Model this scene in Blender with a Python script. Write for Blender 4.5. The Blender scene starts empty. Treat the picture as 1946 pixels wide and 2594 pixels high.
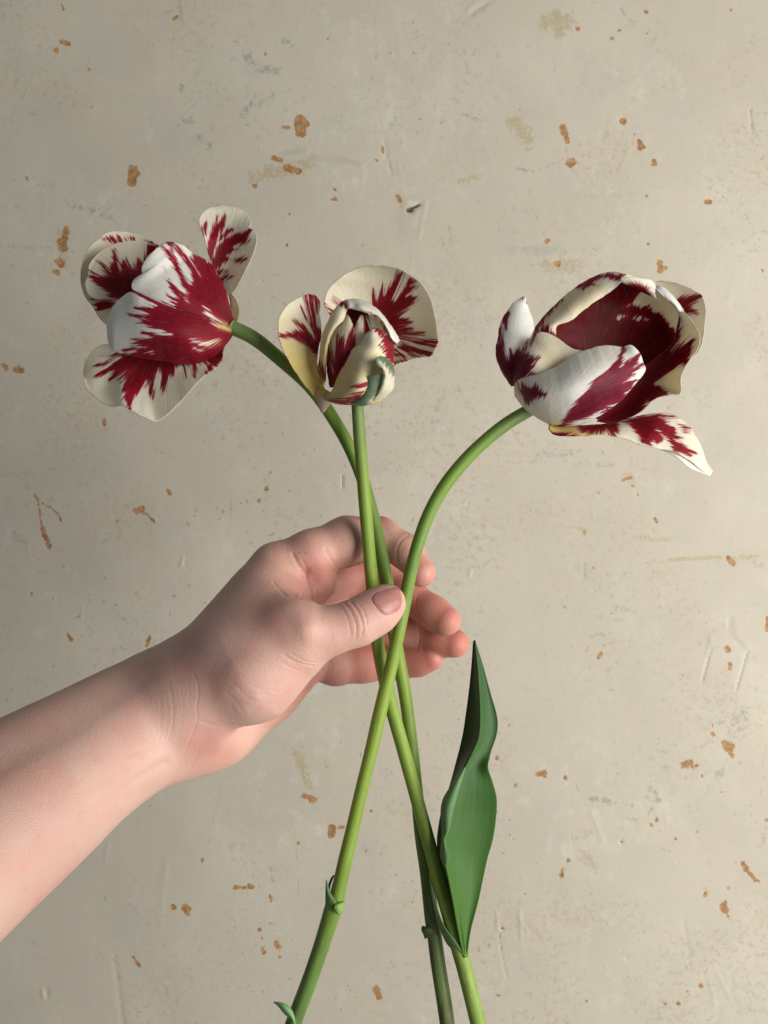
import bpy, math, random
import numpy as np
from mathutils import Vector

# ------------------------------------------------------------------ camera, world, light, exposure
scene = bpy.context.scene
col = scene.collection
PW, PH = 1946.0, 2594.0                 # photograph size in pixels
HFOV = math.radians(42.0)
F = (PW / 2) / math.tan(HFOV / 2)       # focal length in photo pixels
D = 0.48                                # metres from the lens to the stems in the fist
H = 1.30                                # lens height
WALL_Y = 0.27                           # the wall stands this far behind the stems

cam = bpy.data.objects.new('camera', bpy.data.cameras.new('camera'))
col.objects.link(cam)
cam.location = (0, -D, H)
cam.rotation_euler = (math.radians(90), 0, 0)
cam.data.sensor_fit = 'HORIZONTAL'
cam.data.sensor_width = 36.0
cam.data.lens = 18.0 / math.tan(HFOV / 2)
cam.data.clip_start = 0.01
cam.data.clip_end = 50
scene.camera = cam

world = bpy.data.worlds.new('World')
scene.world = world
world.use_nodes = True
bg = world.node_tree.nodes['Background']
bg.inputs[0].default_value = (0.80, 0.90, 1.0, 1)
bg.inputs[1].default_value = 0.165

def area(name, loc, target, sx, sy, power, colour):
    l = bpy.data.lights.new(name, 'AREA')
    l.shape = 'RECTANGLE'; l.size = sx; l.size_y = sy
    l.energy = power; l.color = colour
    o = bpy.data.objects.new(name, l)
    o.location = loc
    o.rotation_euler = (Vector(target) - Vector(loc)).to_track_quat('-Z', 'Y').to_euler()
    col.objects.link(o)
    return o
# daylight from a window on the right, a little in front of the wall
area('window_light', (1.00, -0.62, H - 0.08), (0.05, 0.10, H), 0.95, 1.1, 27.3, (1.0, 0.972, 0.925))

scene.view_settings.view_transform = 'Standard'
scene.view_settings.look = 'None'
scene.view_settings.exposure = 0.05
scene.view_settings.gamma = 1.0
scene.render.engine = 'CYCLES'

# ------------------------------------------------------------------ helpers
rng = np.random.default_rng(7)
random.seed(7)

def W(px, py, n):
    """photo pixel + nearness (mm towards the lens from the plane of the stems) -> world"""
    px = np.asarray(px, float); py = np.asarray(py, float); n = np.asarray(n, float)
    d = D - n / 1000.0
    return np.stack([(px - PW / 2) / F * d, -n / 1000.0 + 0 * px, H - (py - PH / 2) / F * d], -1)

def project(P):
    d = P[:, 1] + D
    return P[:, 0] / d * F + PW / 2, (H - P[:, 2]) / d * F + PH / 2

def catmull(pts, n):
    """smooth curve through pts (any dimension), resampled to n points by length in the first two"""
    P = np.asarray(pts, float)
    if len(P) == 2:
        t = np.linspace(0, 1, n)[:, None]
        return P[0] * (1 - t) + P[1] * t
    E = np.vstack([2 * P[0] - P[1], P, 2 * P[-1] - P[-2]])
    out = []
    for i in range(1, len(E) - 2):
        p0, p1, p2, p3 = E[i - 1], E[i], E[i + 1], E[i + 2]
        k = 0.5
        d1 = max(np.linalg.norm(p1 - p0), 1e-6) ** k; d2 = max(np.linalg.norm(p2 - p1), 1e-6) ** k
        d3 = max(np.linalg.norm(p3 - p2), 1e-6) ** k
        m1 = (p1 - p0) / d1 - (p2 - p0) / (d1 + d2) + (p2 - p1) / d2
        m2 = (p2 - p1) / d2 - (p3 - p1) / (d2 + d3) + (p3 - p2) / d3
        m1 *= d2; m2 *= d2
        t = np.linspace(0, 1, 24, endpoint=False)[:, None]
        out.append((2 * t**3 - 3 * t**2 + 1) * p1 + (t**3 - 2 * t**2 + t) * m1 + (-2 * t**3 + 3 * t**2) * p2 + (t**3 - t**2) * m2)
    out.append(P[-1][None])
    C = np.vstack(out)
    s = np.concatenate([[0], np.cumsum(np.linalg.norm(np.diff(C[:, :2], axis=0), axis=1))])
    q = np.linspace(0, s[-1], n)
    return np.stack([np.interp(q, s, C[:, k]) for k in range(C.shape[1])], -1)

def smooth_vals(vals, t):
    """smooth interpolation of a short list of values spread evenly over 0..1"""
    v = np.asarray(vals, float)
    if v.ndim == 0 or len(np.atleast_1d(v)) == 1:
        return np.full_like(t, float(np.atleast_1d(v)[0]))
    x = np.linspace(0, 1, len(v))
    c = catmull(np.stack([x * 10, v], -1), 200)
    return np.interp(t * 10, c[:, 0], c[:, 1])

def wav(t, seed, base=3.0, octs=5):
    r = np.random.default_rng(seed)
    o = np.zeros_like(t); a = 1.0; f = base
    for _ in range(octs):
        o += a * np.sin(f * 6.283 * t + r.uniform(0, 6.283)); a *= 0.6; f *= 1.9
    return o / 2.2

def poly_sd(X, Y, poly):
    """signed distance to a polygon, negative inside"""
    P = np.asarray(poly, float); n = len(P)
    d = np.full(X.shape, 1e9); ins = np.zeros(X.shape, bool)
    for i in range(n):
        a = P[i]; b = P[(i + 1) % n]
        ex, ey = b - a
        wx, wy = X - a[0], Y - a[1]
        t = np.clip((wx * ex + wy * ey) / (ex * ex + ey * ey + 1e-9), 0, 1)
        d = np.minimum(d, (wx - ex * t) ** 2 + (wy - ey * t) ** 2)
        c = ((a[1] <= Y) != (b[1] <= Y)) & (X < (b[0] - a[0]) * (Y - a[1]) / ((b[1] - a[1]) + 1e-12) + a[0])
        ins ^= c
    d = np.sqrt(d)
    return np.where(ins, -d, d)

def seg_d(X, Y, pts):
    """distance to an open polyline"""
    d = np.full(X.shape, 1e9)
    for (ax, ay), (bx, by) in zip(pts[:-1], pts[1:]):
        ex, ey = bx - ax, by - ay
        t = np.clip(((X - ax) * ex + (Y - ay) * ey) / (ex * ex + ey * ey + 1e-9), 0, 1)
        d = np.minimum(d, np.hypot(X - ax - ex * t, Y - ay - ey * t))
    return d

def mesh_from(name, verts, faces, smooth=True):
    me = bpy.data.meshes.new(name)
    verts = np.ascontiguousarray(verts, np.float32); faces = np.ascontiguousarray(faces, np.int32)
    me.vertices.add(len(verts)); me.vertices.foreach_set('co', verts.ravel())
    k = faces.shape[1]
    me.loops.add(faces.size); me.loops.foreach_set('vertex_index', faces.ravel())
    me.polygons.add(len(faces))
    me.polygons.foreach_set('loop_start', np.arange(0, faces.size, k, dtype=np.int32))
    me.polygons.foreach_set('loop_total', np.full(len(faces), k, np.int32))
    me.polygons.foreach_set('use_smooth', np.full(len(faces), smooth))
    me.update(calc_edges=True); me.validate()
    return me

def grid_faces(nu, nv, wrap=False):
    i = np.arange(nu if wrap else nu - 1); j = np.arange(nv - 1)
    I, J = np.meshgrid(i, j, indexing='ij'); I = I.ravel(); J = J.ravel()
    I2 = (I + 1) % nu
    return np.stack([I * nv + J, I2 * nv + J, I2 * nv + J + 1, I * nv + J + 1], -1)

def attr(me, name, vals):
    vals = np.asarray(vals, np.float32)
    if vals.ndim == 1:
        a = me.attributes.new(name, 'FLOAT', 'POINT'); a.data.foreach_set('value', vals)
    elif vals.shape[1] == 3:
        a = me.attributes.new(name, 'FLOAT_VECTOR', 'POINT'); a.data.foreach_set('vector', vals.ravel())

def link(name, me, mat, parent=None, loc=(0, 0, 0)):
    o = bpy.data.objects.new(name, me)
    if mat: me.materials.append(mat)
    o.parent = parent; o.location = loc
    col.objects.link(o)
    return o

def tag(o, label, cat=None, group=None, kind=None):
    o['label'] = label
    if cat: o['category'] = cat
    if group: o['group'] = group
    if kind: o['kind'] = kind

# ---- material node helper
class N:
    def __init__(s, name):
        s.m = bpy.data.materials.new(name); s.m.use_nodes = True
        s.t = s.m.node_tree; s.t.nodes.clear()
        s.out = s.t.nodes.new('ShaderNodeOutputMaterial')
    def put(s, sock, v):
        if hasattr(v, 'is_output'): s.t.links.new(v, sock)
        elif isinstance(v, (tuple, list)):
            v = tuple(v)
            sock.default_value = v + (1,) if len(v) == 3 and sock.type == 'RGBA' else v
        else: sock.default_value = v
    def attr(s, name, vec=False):
        n = s.t.nodes.new('ShaderNodeAttribute'); n.attribute_name = name
        return n.outputs['Vector'] if vec else n.outputs['Fac']
    def math(s, op, a, b=0.0, c=0.0):
        n = s.t.nodes.new('ShaderNodeMath'); n.operation = op
        s.put(n.inputs[0], a); s.put(n.inputs[1], b); s.put(n.inputs[2], c)
        return n.outputs[0]
    def vmul(s, v, k):
        n = s.t.nodes.new('ShaderNodeVectorMath'); n.operation = 'MULTIPLY'
        s.put(n.inputs[0], v); s.put(n.inputs[1], k); return n.outputs[0]
    def noise(s, v, scale=1.0, detail=3.0, rough=0.55, dist=0.0):
        n = s.t.nodes.new('ShaderNodeTexNoise'); s.put(n.inputs['Vector'], v)
        n.inputs['Scale'].default_value = scale; n.inputs['Detail'].default_value = detail
        n.inputs['Roughness'].default_value = rough; n.inputs['Distortion'].default_value = dist
        return n.outputs['Fac']
    def voro(s, v, scale, feature='F1'):
        n = s.t.nodes.new('ShaderNodeTexVoronoi'); n.feature = feature
        s.put(n.inputs['Vector'], v); n.inputs['Scale'].default_value = scale
        return n.outputs['Distance']
    def ramp(s, x, a, b, lo=0.0, hi=1.0):
        n = s.t.nodes.new('ShaderNodeMapRange'); n.interpolation_type = 'SMOOTHSTEP'
        s.put(n.inputs[0], x); n.inputs[1].default_value = a; n.inputs[2].default_value = b
        n.inputs[3].default_value = lo; n.inputs[4].default_value = hi
        return n.outputs[0]
    def mix(s, f, a, b):
        n = s.t.nodes.new('ShaderNodeMix'); n.data_type = 'RGBA'
        s.put(n.inputs[0], f); s.put(n.inputs[6], a); s.put(n.inputs[7], b)
        return n.outputs[2]
    def coord(s):
        return s.t.nodes.new('ShaderNodeNewGeometry').outputs['Position']
    def bump(s, h, strength, dist):
        n = s.t.nodes.new('ShaderNodeBump'); s.put(n.inputs['Height'], h)
        n.inputs['Strength'].default_value = strength; n.inputs['Distance'].default_value = dist
        return n.outputs[0]
    def bsdf(s, **kw):
        n = s.t.nodes.new('ShaderNodeBsdfPrincipled')
        for k, v in kw.items(): s.put(n.inputs[k.replace('_', ' ')], v)
        return n
    def surf(s, sh): s.t.links.new(sh, s.out.inputs['Surface']); return s.m
    def translucent(s, sh, colr, fac, normal=None):
        t = s.t.nodes.new('ShaderNodeBsdfTranslucent'); s.put(t.inputs[0], colr)
        if normal: s.put(t.inputs[1], normal)
        m = s.t.nodes.new('ShaderNodeMixShader'); m.inputs[0].default_value = fac
        s.t.links.new(sh, m.inputs[1]); s.t.links.new(t.outputs[0], m.inputs[2])
        return m.outputs[0]

# ------------------------------------------------------------------ the wall
def wall_material():
    k = N('old_plaster_paint')
    P = k.coord()
    chip = k.attr('chip'); stain = k.attr('stain'); smudge = k.attr('smudge'); dark = k.attr('dark'); fill = k.attr('filler')
    fine = k.noise(P, 420, 4, 0.6); mid = k.noise(P, 60, 4, 0.6); big = k.noise(P, 7, 4, 0.55); med = k.noise(P, 22, 5, 0.6)
    base = k.mix(k.ramp(big, .3, .7), (0.486, 0.434, 0.344), (0.520, 0.471, 0.378))
    base = k.mix(k.math('MULTIPLY', k.ramp(med, .45, .75), .28), base, (0.439, 0.408, 0.344))
    base = k.mix(k.math('MULTIPLY', k.ramp(k.noise(k.vmul(P, (1, 1, .28)), 45, 4, .65), .55, .8), .35), base, (0.568, 0.525, 0.447))
    pl = k.math('MULTIPLY', k.ramp(k.noise(k.vmul(P, (1, 1, .6)), 95, 6, .75), .50, .70), k.ramp(k.noise(P, 10, 3, .6), .44, .62))
    base = k.mix(k.math('MULTIPLY', pl, .55), base, (0.60, 0.565, 0.48))
    base = k.mix(k.math('MULTIPLY', k.ramp(k.noise(P, 34, 6, .7), .46, .66), .22), base, (0.435, 0.415, 0.365))
    # faint smears of grime in drifts
    g = k.math('MULTIPLY', k.ramp(k.noise(P, 170, 6, .75), .52, .70), k.ramp(k.noise(P, 14, 3, .6), .46, .66))
    base = k.mix(k.math('MULTIPLY', g, .5), base, (0.232, 0.219, 0.189))
    sp = k.math('MULTIPLY', k.ramp(k.noise(P, 260, 2, .4), .69, .74), k.ramp(k.noise(P, 9, 3, .6), .40, .62))
    base = k.mix(k.math('MULTIPLY', sp, .6), base, (0.258, 0.206, 0.129))
    sc = k.math('MULTIPLY', k.ramp(k.noise(k.vmul(P, (1, 1, .12)), 300, 3, .5), .66, .74), k.ramp(k.noise(P, 11, 3, .5), .50, .66))
    base = k.mix(k.math('MULTIPLY', sc, .35), base, (0.310, 0.284, 0.241))
    # yellow-tan rubbed patches and random small specks
    t = k.math('MULTIPLY', k.ramp(k.noise(P, 230, 4, .7), .50, .66), k.ramp(k.noise(k.vmul(P, (1, 1, 1.02)), 13, 3, .5), .50, .66))
    base = k.mix(k.math('MULTIPLY', t, .6), base, (0.430, 0.331, 0.189))
    # traced marks, their rims broken up by noise
    sg = k.math('MULTIPLY', k.ramp(k.math('ADD', smudge, k.math('MULTIPLY', k.math('SUBTRACT', k.noise(P, 240, 6, .8), .5), 4.6)), .40, 1.3), .60)
    base = k.mix(sg, base, (0.232, 0.219, 0.194))
    fl = k.ramp(k.math('ADD', fill, k.math('MULTIPLY', k.math('SUBTRACT', mid, .5), .9)), .35, .75)
    base = k.mix(k.math('MULTIPLY', fl, .5), base, (0.421, 0.391, 0.331))
    ss = k.ramp(k.math('ADD', stain, k.math('MULTIPLY', k.math('SUBTRACT', k.noise(P, 300, 4, .7), .5), 2.4)), .35, .9)
    base = k.mix(k.math('MULTIPLY', ss, .62), base, (0.404, 0.310, 0.163))
    rag = k.math('ADD', chip, k.math('ADD', k.math('MULTIPLY', k.math('SUBTRACT', k.noise(P, 420, 5, .75), .5), 17.0), k.math('MULTIPLY', k.math('SUBTRACT', k.noise(P, 120, 3, .6), .5), 13.0)))
    cm = k.ramp(rag, 1.3, -1.3)
    orange = k.mix(k.ramp(k.noise(P, 260, 4, .7), .36, .64), (0.271, 0.129, 0.040), (0.430, 0.245, 0.107))
    base = k.mix(k.math('MULTIPLY', k.ramp(rag, 7.0, 0.0), .25), base, (0.533, 0.430, 0.284))
    base = k.mix(k.math('MULTIPLY', cm, .95), base, orange)
    dm = k.ramp(k.math('ADD', dark, k.math('MULTIPLY', k.math('SUBTRACT', k.noise(P, 500, 3, .6), .5), .7)), .3, .85)
    base = k.mix(k.math('MULTIPLY', dm, .95), base, (0.052, 0.043, 0.034))
    h = k.math('ADD', k.math('MULTIPLY', fine, .16), k.math('ADD', k.math('MULTIPLY', mid, .6), k.math('MULTIPLY', med, 1.3)))
    h = k.math('SUBTRACT', h, k.math('ADD', k.math('MULTIPLY', cm, .12), k.math('MULTIPLY', dm, .8)))
    h = k.math('ADD', h, k.math('MULTIPLY', ss, k.math('MULTIPLY', k.noise(P, 330, 3, .7), .9)))
    nb = k.bump(h, 0.16, 0.0016)
    b = k.bsdf(Base_Color=base, Roughness=k.ramp(mid, .3, .7, .55, .72), Normal=nb)
    b.inputs['Specular IOR Level'].default_value = 0.35
    return k.surf(b.outputs[0])

def build_wall():
    d = D + WALL_Y
    sc = d / F                                      # metres per photo pixel on the wall
    hw, hh = PW / 2 * sc, PH / 2 * sc
    def axis(a, step):
        inner = np.arange(-a * 1.06, a * 1.06, step)
        out = np.geomspace(step, 0.35, 14); out = np.cumsum(out)
        return np.concatenate([-(a * 1.06 + out[::-1]), inner, inner[-1] + out])
    xs = axis(hw, 0.00105); zs = axis(hh, 0.00105)
    X, Z = np.meshgrid(xs, zs, indexing='ij')
    PX = X / sc + PW / 2; PY = PH / 2 - Z / sc
    V = np.stack([X, np.full_like(X, WALL_Y), Z + H], -1)
    shp = X.shape
    chip = np.full(shp, 14.0); stain = np.zeros(shp); smudge = np.zeros(shp); dark = np.zeros(shp); filler = np.zeros(shp)
    relief = np.zeros(shp)
    def win(x0, x1, y0, y1, m):
        i0, i1 = np.searchsorted(PX[:, 0], [min(x0, x1) - m, max(x0, x1) + m])
        j = np.searchsorted(-PY[0], [-(max(y0, y1) + m), -(min(y0, y1) - m)])
        return slice(i0, i1), slice(j[0], j[1])
    def stroke(field, tr, s, mode):
        ox, oy, k = tr
        x0, y0, x1, y1, r = s[:5]
        x0, x1 = ox + x0 / k, ox + x1 / k; y0, y1 = oy + y0 / k, oy + y1 / k; r = r / k
        a = s[5] if len(s) > 5 else 1.0
        w = win(x0, x1, y0, y1, r * 2.5 + 18)
        dd = seg_d(PX[w], PY[w], [(x0, y0), (x1, y1)])
        if mode == 'sd': field[w] = np.minimum(field[w], np.clip(dd - r, -14, 14))
        else: field[w] = np.maximum(field[w], a * np.clip(1.25 - dd / r, 0, 1))
    R1 = (0, 0, 1.705); R2 = (973, 0, 1.705); R3 = (0, 900, 2.37); R4 = (1100, 1100, 1.961); R5 = (0, 1894, 1.705); R6 = (1173, 1800, 2.146)
    chips = [
     (R1, [(1295,520,1300,570,26),(1325,530,1330,540,10),(1225,552,1250,552,8),(1180,682,1215,692,13),(1235,725,1265,735,14),(1290,740,1292,742,14),
           (575,730,570,790,19),(590,745,595,755,12),(113,765,118,778,6),(750,78,765,70,9),(272,180,295,190,11),(242,215,243,220,9),(168,195,168,197,4),
           (383,295,384,296,8),(270,25,275,40,7),(285,990,275,1040,14),(265,1050,272,1070,20),(250,1130,262,1140,17),(240,1172,250,1178,12),
           (1150,235,1150,240,5),(1440,862,1446,862,9),(1445,817,1448,820,5),(1100,803,1102,803,9),(1240,1055,1240,1056,7),(1525,975,1526,975,6),
           (1565,1060,1566,1060,4),(1250,925,1251,925,5),(1415,168,1416,169,5),(1625,692,1632,696,5),(1655,640,1656,660,7)]),
     (R2, [(775,548,780,575,14),(785,585,792,610,11),(1033,520,1034,522,14),(1105,605,1108,640,11),(1118,630,1122,634,9),(805,705,812,700,17),
           (1166,695,1166,704,11),(1130,47,1132,47,8),(985,162,988,162,10),(838,120,840,120,10),(1192,1135,1195,1170,12),(1210,1155,1215,1157,7),
           (747,1138,750,1140,14),(703,1040,705,1040,11),(635,1143,636,1143,7),(1638,1165,1638,1166,7),(1140,143,1140,143,5),(1017,127,1018,127,5),(60,850,72,870,9),
           (1132,846,1133,846,5),(1140,1055,1140,1056,5),(1085,580,1085,581,4),(1500,42,1500,42,4),(1584,180,1584,180,4),
           (1390,872,1410,872,7),(1440,828,1442,828,5)]),
     (R3, [(20,62,35,76,15),(90,85,130,92,18),(105,75,112,70,12),(625,385,625,410,10),(1000,805,1020,835,11),(820,935,850,915,18),(850,935,860,950,16),
           (880,955,925,1000,10),(795,940,800,938,6),(205,840,230,875,7),(232,880,245,1000,5),(245,1000,258,1050,9),(258,1050,285,1130,15),(288,1138,290,1142,18),
           (240,880,300,910,3),(300,910,345,950,3),(345,950,365,990,5),(85,1062,88,1064,9),(125,1080,126,1082,8),(405,1680,425,1710,11),(895,1690,880,1745,10),
           (222,1224,224,1224,6),(243,1300,244,1300,6),(290,1316,291,1316,5),(375,1268,376,1268,5),(192,1430,192,1430,5),(700,993,701,994,5),(1600,800,1603,804,10),
           (1615,710,1622,700,7),(1555,875,1555,876,7),(1508,1124,1508,1124,6),(1365,835,1365,835,4)]),
     (R4, [(1462,615,1482,640,14),(1455,1065,1458,1070,14),(1468,1140,1468,1165,9),(1655,915,1656,970,10),(820,1105,826,1100,9),(830,1088,831,1089,6),
           (1095,420,1106,436,8),(795,662,796,668,6),(745,488,748,490,7),(1010,295,1015,300,7),(985,255,988,258,6),(945,225,975,215,8),(605,234,605,234,5),
           (1230,1195,1230,1195,5),(372,1445,374,1446,8),(1440,1535,1480,1550,17),(1382,1490,1384,1494,8),(1384,1446,1384,1447,5),(1382,1525,1383,1526,5),
           (815,287,816,288,5),(880,890,882,891,4),(845,1048,846,1049,4),(520,404,520,405,5)]),
     (R5, [(1315,212,1360,225,13),(1340,215,1345,230,14),(1435,350,1430,380,16),(1470,345,1480,345,8),(1600,276,1606,276,7),(750,685,752,690,9),
           (800,690,810,695,16),(805,710,812,718,8),(1018,605,1030,605,10),(1045,604,1060,605,6),(1078,602,1088,606,14),(1165,645,1170,660,10),(578,905,600,940,9),
           (873,483,873,488,8),(1190,845,1200,860,11),(1135,870,1142,885,9),(1132,825,1133,826,6),(1625,1045,1640,1075,16),(1015,775,1016,775,5),(1120,785,1121,786,5),
           (1205,905,1206,906,6),(1288,413,1289,413,6),(1400,430,1401,432,5)]),
     (R6, [(405,345,440,338,17),(420,345,445,355,14),(555,360,556,370,9),(1190,290,1195,300,14),(1212,285,1218,300,15),(1238,275,1244,300,14),(1266,296,1270,298,11),
           (1295,355,1298,358,12),(1425,190,1450,215,18),(1455,215,1460,250,12),(1355,128,1358,132,11),(1357,168,1358,169,6),(1358,76,1358,77,5),(575,812,577,814,11),
           (543,855,538,885,8),(535,895,536,896,13),(1520,830,1545,870,14),(1545,870,1580,910,12),(1580,920,1610,928,6),(1412,1060,1425,1085,22),(1425,1040,1428,1042,10),(1440,1115,1444,1120,9),
           (1315,995,1317,1000,11),(1443,965,1444,970,6),(1055,592,1056,593,10),(1022,618,1024,622,6),(1155,697,1157,698,7),(1276,656,1276,656,6),(1407,443,1407,443,6),
           (182,255,184,262,9),(285,405,288,410,7),(190,1550,195,1550,10),(1100,1590,1101,1592,8),(1169,1593,1170,1594,8),(1290,1492,1292,1496,10),(1650,595,1655,597,9),
           (250,80,252,82,8),(596,700,596,700,6),(670,1580,672,1582,7),(1220,1525,1220,1530,5),(1355,1530,1355,1530,5)]),
    ]
    for tr, L in chips:
        for s in L: stroke(chip, tr, s, 'sd')
    stains = [
     (R1, [(1090,770,1330,700,45,.75),(1150,740,1300,720,40,.8),(700,60,780,30,14,.5),(260,1000,270,1140,34,.6),(1340,1140,1345,1145,25,.5)]),
     (R2, [(700,90,790,90,55,.85),(745,60,755,140,40,.9),(560,520,620,600,50,.8),(630,560,620,640,22,.7),(320,780,410,765,24,.7),(690,1150,830,1150,45,.75),(1040,100,1080,90,24,.5),
           (60,850,90,900,26,.7),(5,640,35,750,8,.7),(1400,870,1410,872,26,.5),(1450,960,1480,1010,34,.4),(1330,430,1400,420,36,.35)]),
     (R3, [(90,1090,170,1150,55,.55),(230,1300,290,1315,20,.5),(1580,760,1600,850,40,.5)]),
     (R4, [(1165,622,1420,612,14,.95),(1460,620,1600,605,20,.7),(1000,510,1170,520,26,.6),(1590,640,1620,650,30,.6),(960,200,990,240,34,.6),(700,460,760,480,14,.8),(840,1040,900,1035,20,.4),
           (350,1400,390,1450,30,.5),(600,530,620,520,26,.35),(1310,540,1330,560,30,.3),(30,1500,90,1540,40,.4)]),
     (R5, [(1280,20,1330,160,36,.75),(1300,60,1310,130,26,.8),(1400,40,1408,90,10,.7),(965,60,960,130,4,.8),(960,130,915,330,4,.8),(905,380,870,520,3.5,.8),(870,520,830,640,3,.6),
           (1280,440,1290,690,5,.7),(1190,810,1205,880,18,.6),(1125,150,1120,200,6,.6),(1140,280,1130,310,20,.4),(1620,380,1625,420,16,.4)]),
     (R6, [(640,760,710,850,45,.65),(690,660,600,700,30,.55),(210,270,290,410,20,.45),(340,1150,420,1240,40,.5),(1180,1640,1200,1620,40,.5),(850,1640,920,1660,60,.35),(1640,640,1620,740,22,.6),(1320,960,1330,1020,22,.5),(1230,520,1235,545,12,.6)]),
    ]
    for tr, L in stains:
        for s in L: stroke(stain, tr, s, 'f')
    smudges = [
     (R1, [(1060,240,1130,300,30,.9),(1130,300,1200,310,28,.9),(1100,430,1050,500,22,.9),(1110,450,1240,390,16,.7),(780,370,785,390,16,1.),(800,520,830,530,26,.8),(860,600,910,640,26,.7),(290,880,480,940,26,.7),
           (340,440,390,460,22,.6),(120,490,160,490,12,.6),(160,797,260,797,7,.7),(0,1060,220,1070,18,.6),(640,180,700,180,14,.5),(1230,170,1260,200,20,.7),(1000,180,1030,185,10,.7),(1340,340,1300,410,8,.5),(760,550,830,500,10,.6)]),
     (R2, [(340,490,420,520,14,.8),(540,720,640,740,14,.7),(640,740,760,700,12,.7),(760,700,980,630,10,.5),(630,820,640,900,10,.6),(640,900,700,1020,8,.6),(280,970,295,1060,8,.8),(560,1080,780,1080,20,.6),(820,850,910,850,18,.4),
           (1210,380,1180,360,8,.4),(220,1000,300,1120,14,.4),(620,200,680,150,10,.6),(730,240,740,300,14,.5),(70,610,80,650,8,.6)]),
     (R3, [(910,545,960,575,10,.7),(960,575,1110,650,12,.6),(0,720,180,705,18,.6),(270,690,400,665,8,.6),(400,560,560,550,9,.5),(710,1570,760,1590,20,.7),(300,1760,340,1770,20,.5),(490,1190,520,1175,8,.6),(450,1240,455,1245,10,.5),(1490,30,1500,20,10,.6)]),
     (R4, [(530,100,700,110,24,.7),(700,150,900,155,18,.6),(600,80,760,85,14,.6),(1440,1440,1540,1400,50,.6),(1530,1380,1545,1420,20,.8),(240,310,320,240,10,.3),(860,680,980,710,12,.5),(980,700,1100,750,10,.5),(640,466,690,462,8,.8),(1120,690,1130,750,5,.7),(1130,745,1430,735,5,.5)]),
     (R5, [(1165,500,1180,580,14,.7),(400,860,430,900,26,.5),(490,900,520,1020,16,.6),(520,1020,545,1194,12,.5),(590,290,600,340,12,.5),(450,640,455,660,8,.7),(540,650,645,770,4,.7),(700,840,810,990,4,.7),(910,1100,935,1190,4,.6),(1310,430,1340,440,10,.6)]),
     (R6, [(700,480,830,500,22,1.),(870,510,920,510,16,.9),(1020,420,1060,480,26,1.),(1030,520,1010,560,20,.9),(900,580,940,600,22,.8),(830,350,860,330,18,.7),(760,400,840,390,18,.5),(1060,360,1100,210,6,.7),(1520,20,1540,50,24,.8),(1380,350,1450,300,34,.7),
           (1450,120,1560,100,40,.5),(1500,280,1550,250,20,.6),(550,270,630,440,4,.9),(1000,480,1060,490,26,.8),(280,705,284,708,12,1.),(680,1060,730,1190,5,.5),(730,1260,800,1500,4,.6),(60,1228,85,1228,6,.8),(450,1387,480,1387,6,.8),(118,1460,122,1462,9,1.),
           (1180,1330,1240,1440,5,.6),(1330,1430,1370,1560,5,.6),(1440,1580,1600,1580,3,.8),(1280,1190,1290,1210,7,.7),(1070,740,1130,770,7,.6),(1220,800,1222,802,7,.8),(1570,560,1565,620,3,.7),(1565,620,1540,660,3,.7),(240,1045,300,1045,12,.5)]),
    ]
    for tr, L in smudges:
        for s in L: stroke(smudge, tr, s, 'f')
    darks = [(R2, [(108,908,118,906,17),(118,905,150,884,10,.9),(1018,30,1036,58,4,.6),(1582,470,1584,520,4,.6),(1584,520,1592,570,4,.6)]),
             (R3, [(285,1150,286,1152,12,.6)]),
             (R4, [(1375,1060,1330,1225,4,.55),(1555,1080,1500,1265,4,.5)]),
             (R6, [(858,713,862,716,9,.8),(212,1186,215,1188,10,.9),(195,1200,210,1330,3,.6),(210,1330,238,1450,2.5,.55),(534,900,535,901,10,.6)]),
             ((0, 0, 1.0), [(868,1205,868,1235,3,.7)])]
    for tr, L in darks:
        for s in L: stroke(dark, tr, s, 'f')
    fills = [(R1, [(1220,660,1320,655,18),(1380,685,1480,690,24),(1480,690,1560,712,14),(770,10,775,60,16)]), (R2, [(320,100,450,5,14),(90,950,100,1000,75,.8),(560,1085,780,1080,30),(60,870,170,840,20,.7)]),
             (R4, [(705,650,740,700,32,.8),(1375,1000,1360,1100,13),(1470,920,1480,1000,22),(1480,1000,1545,1060,16)])]
    for tr, L in fills:
        for s in L: stroke(filler, tr, s, 'f')
    # relief: flaked lips, dents, filled scars, a few nicks of lifted paint
    def bumpline(tr, pts, r, h):
        ox, oy, k = tr
        q = [(ox + x / k, oy + y / k) for x, y in pts]
        xs_ = [p[0] for p in q]; ys_ = [p[1] for p in q]
        w = win(min(xs_), max(xs_), min(ys_), max(ys_), r * 3 + 6)
        relief[w] += .5 * h * np.exp(-(seg_d(PX[w], PY[w], q) / r) ** 2)
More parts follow.
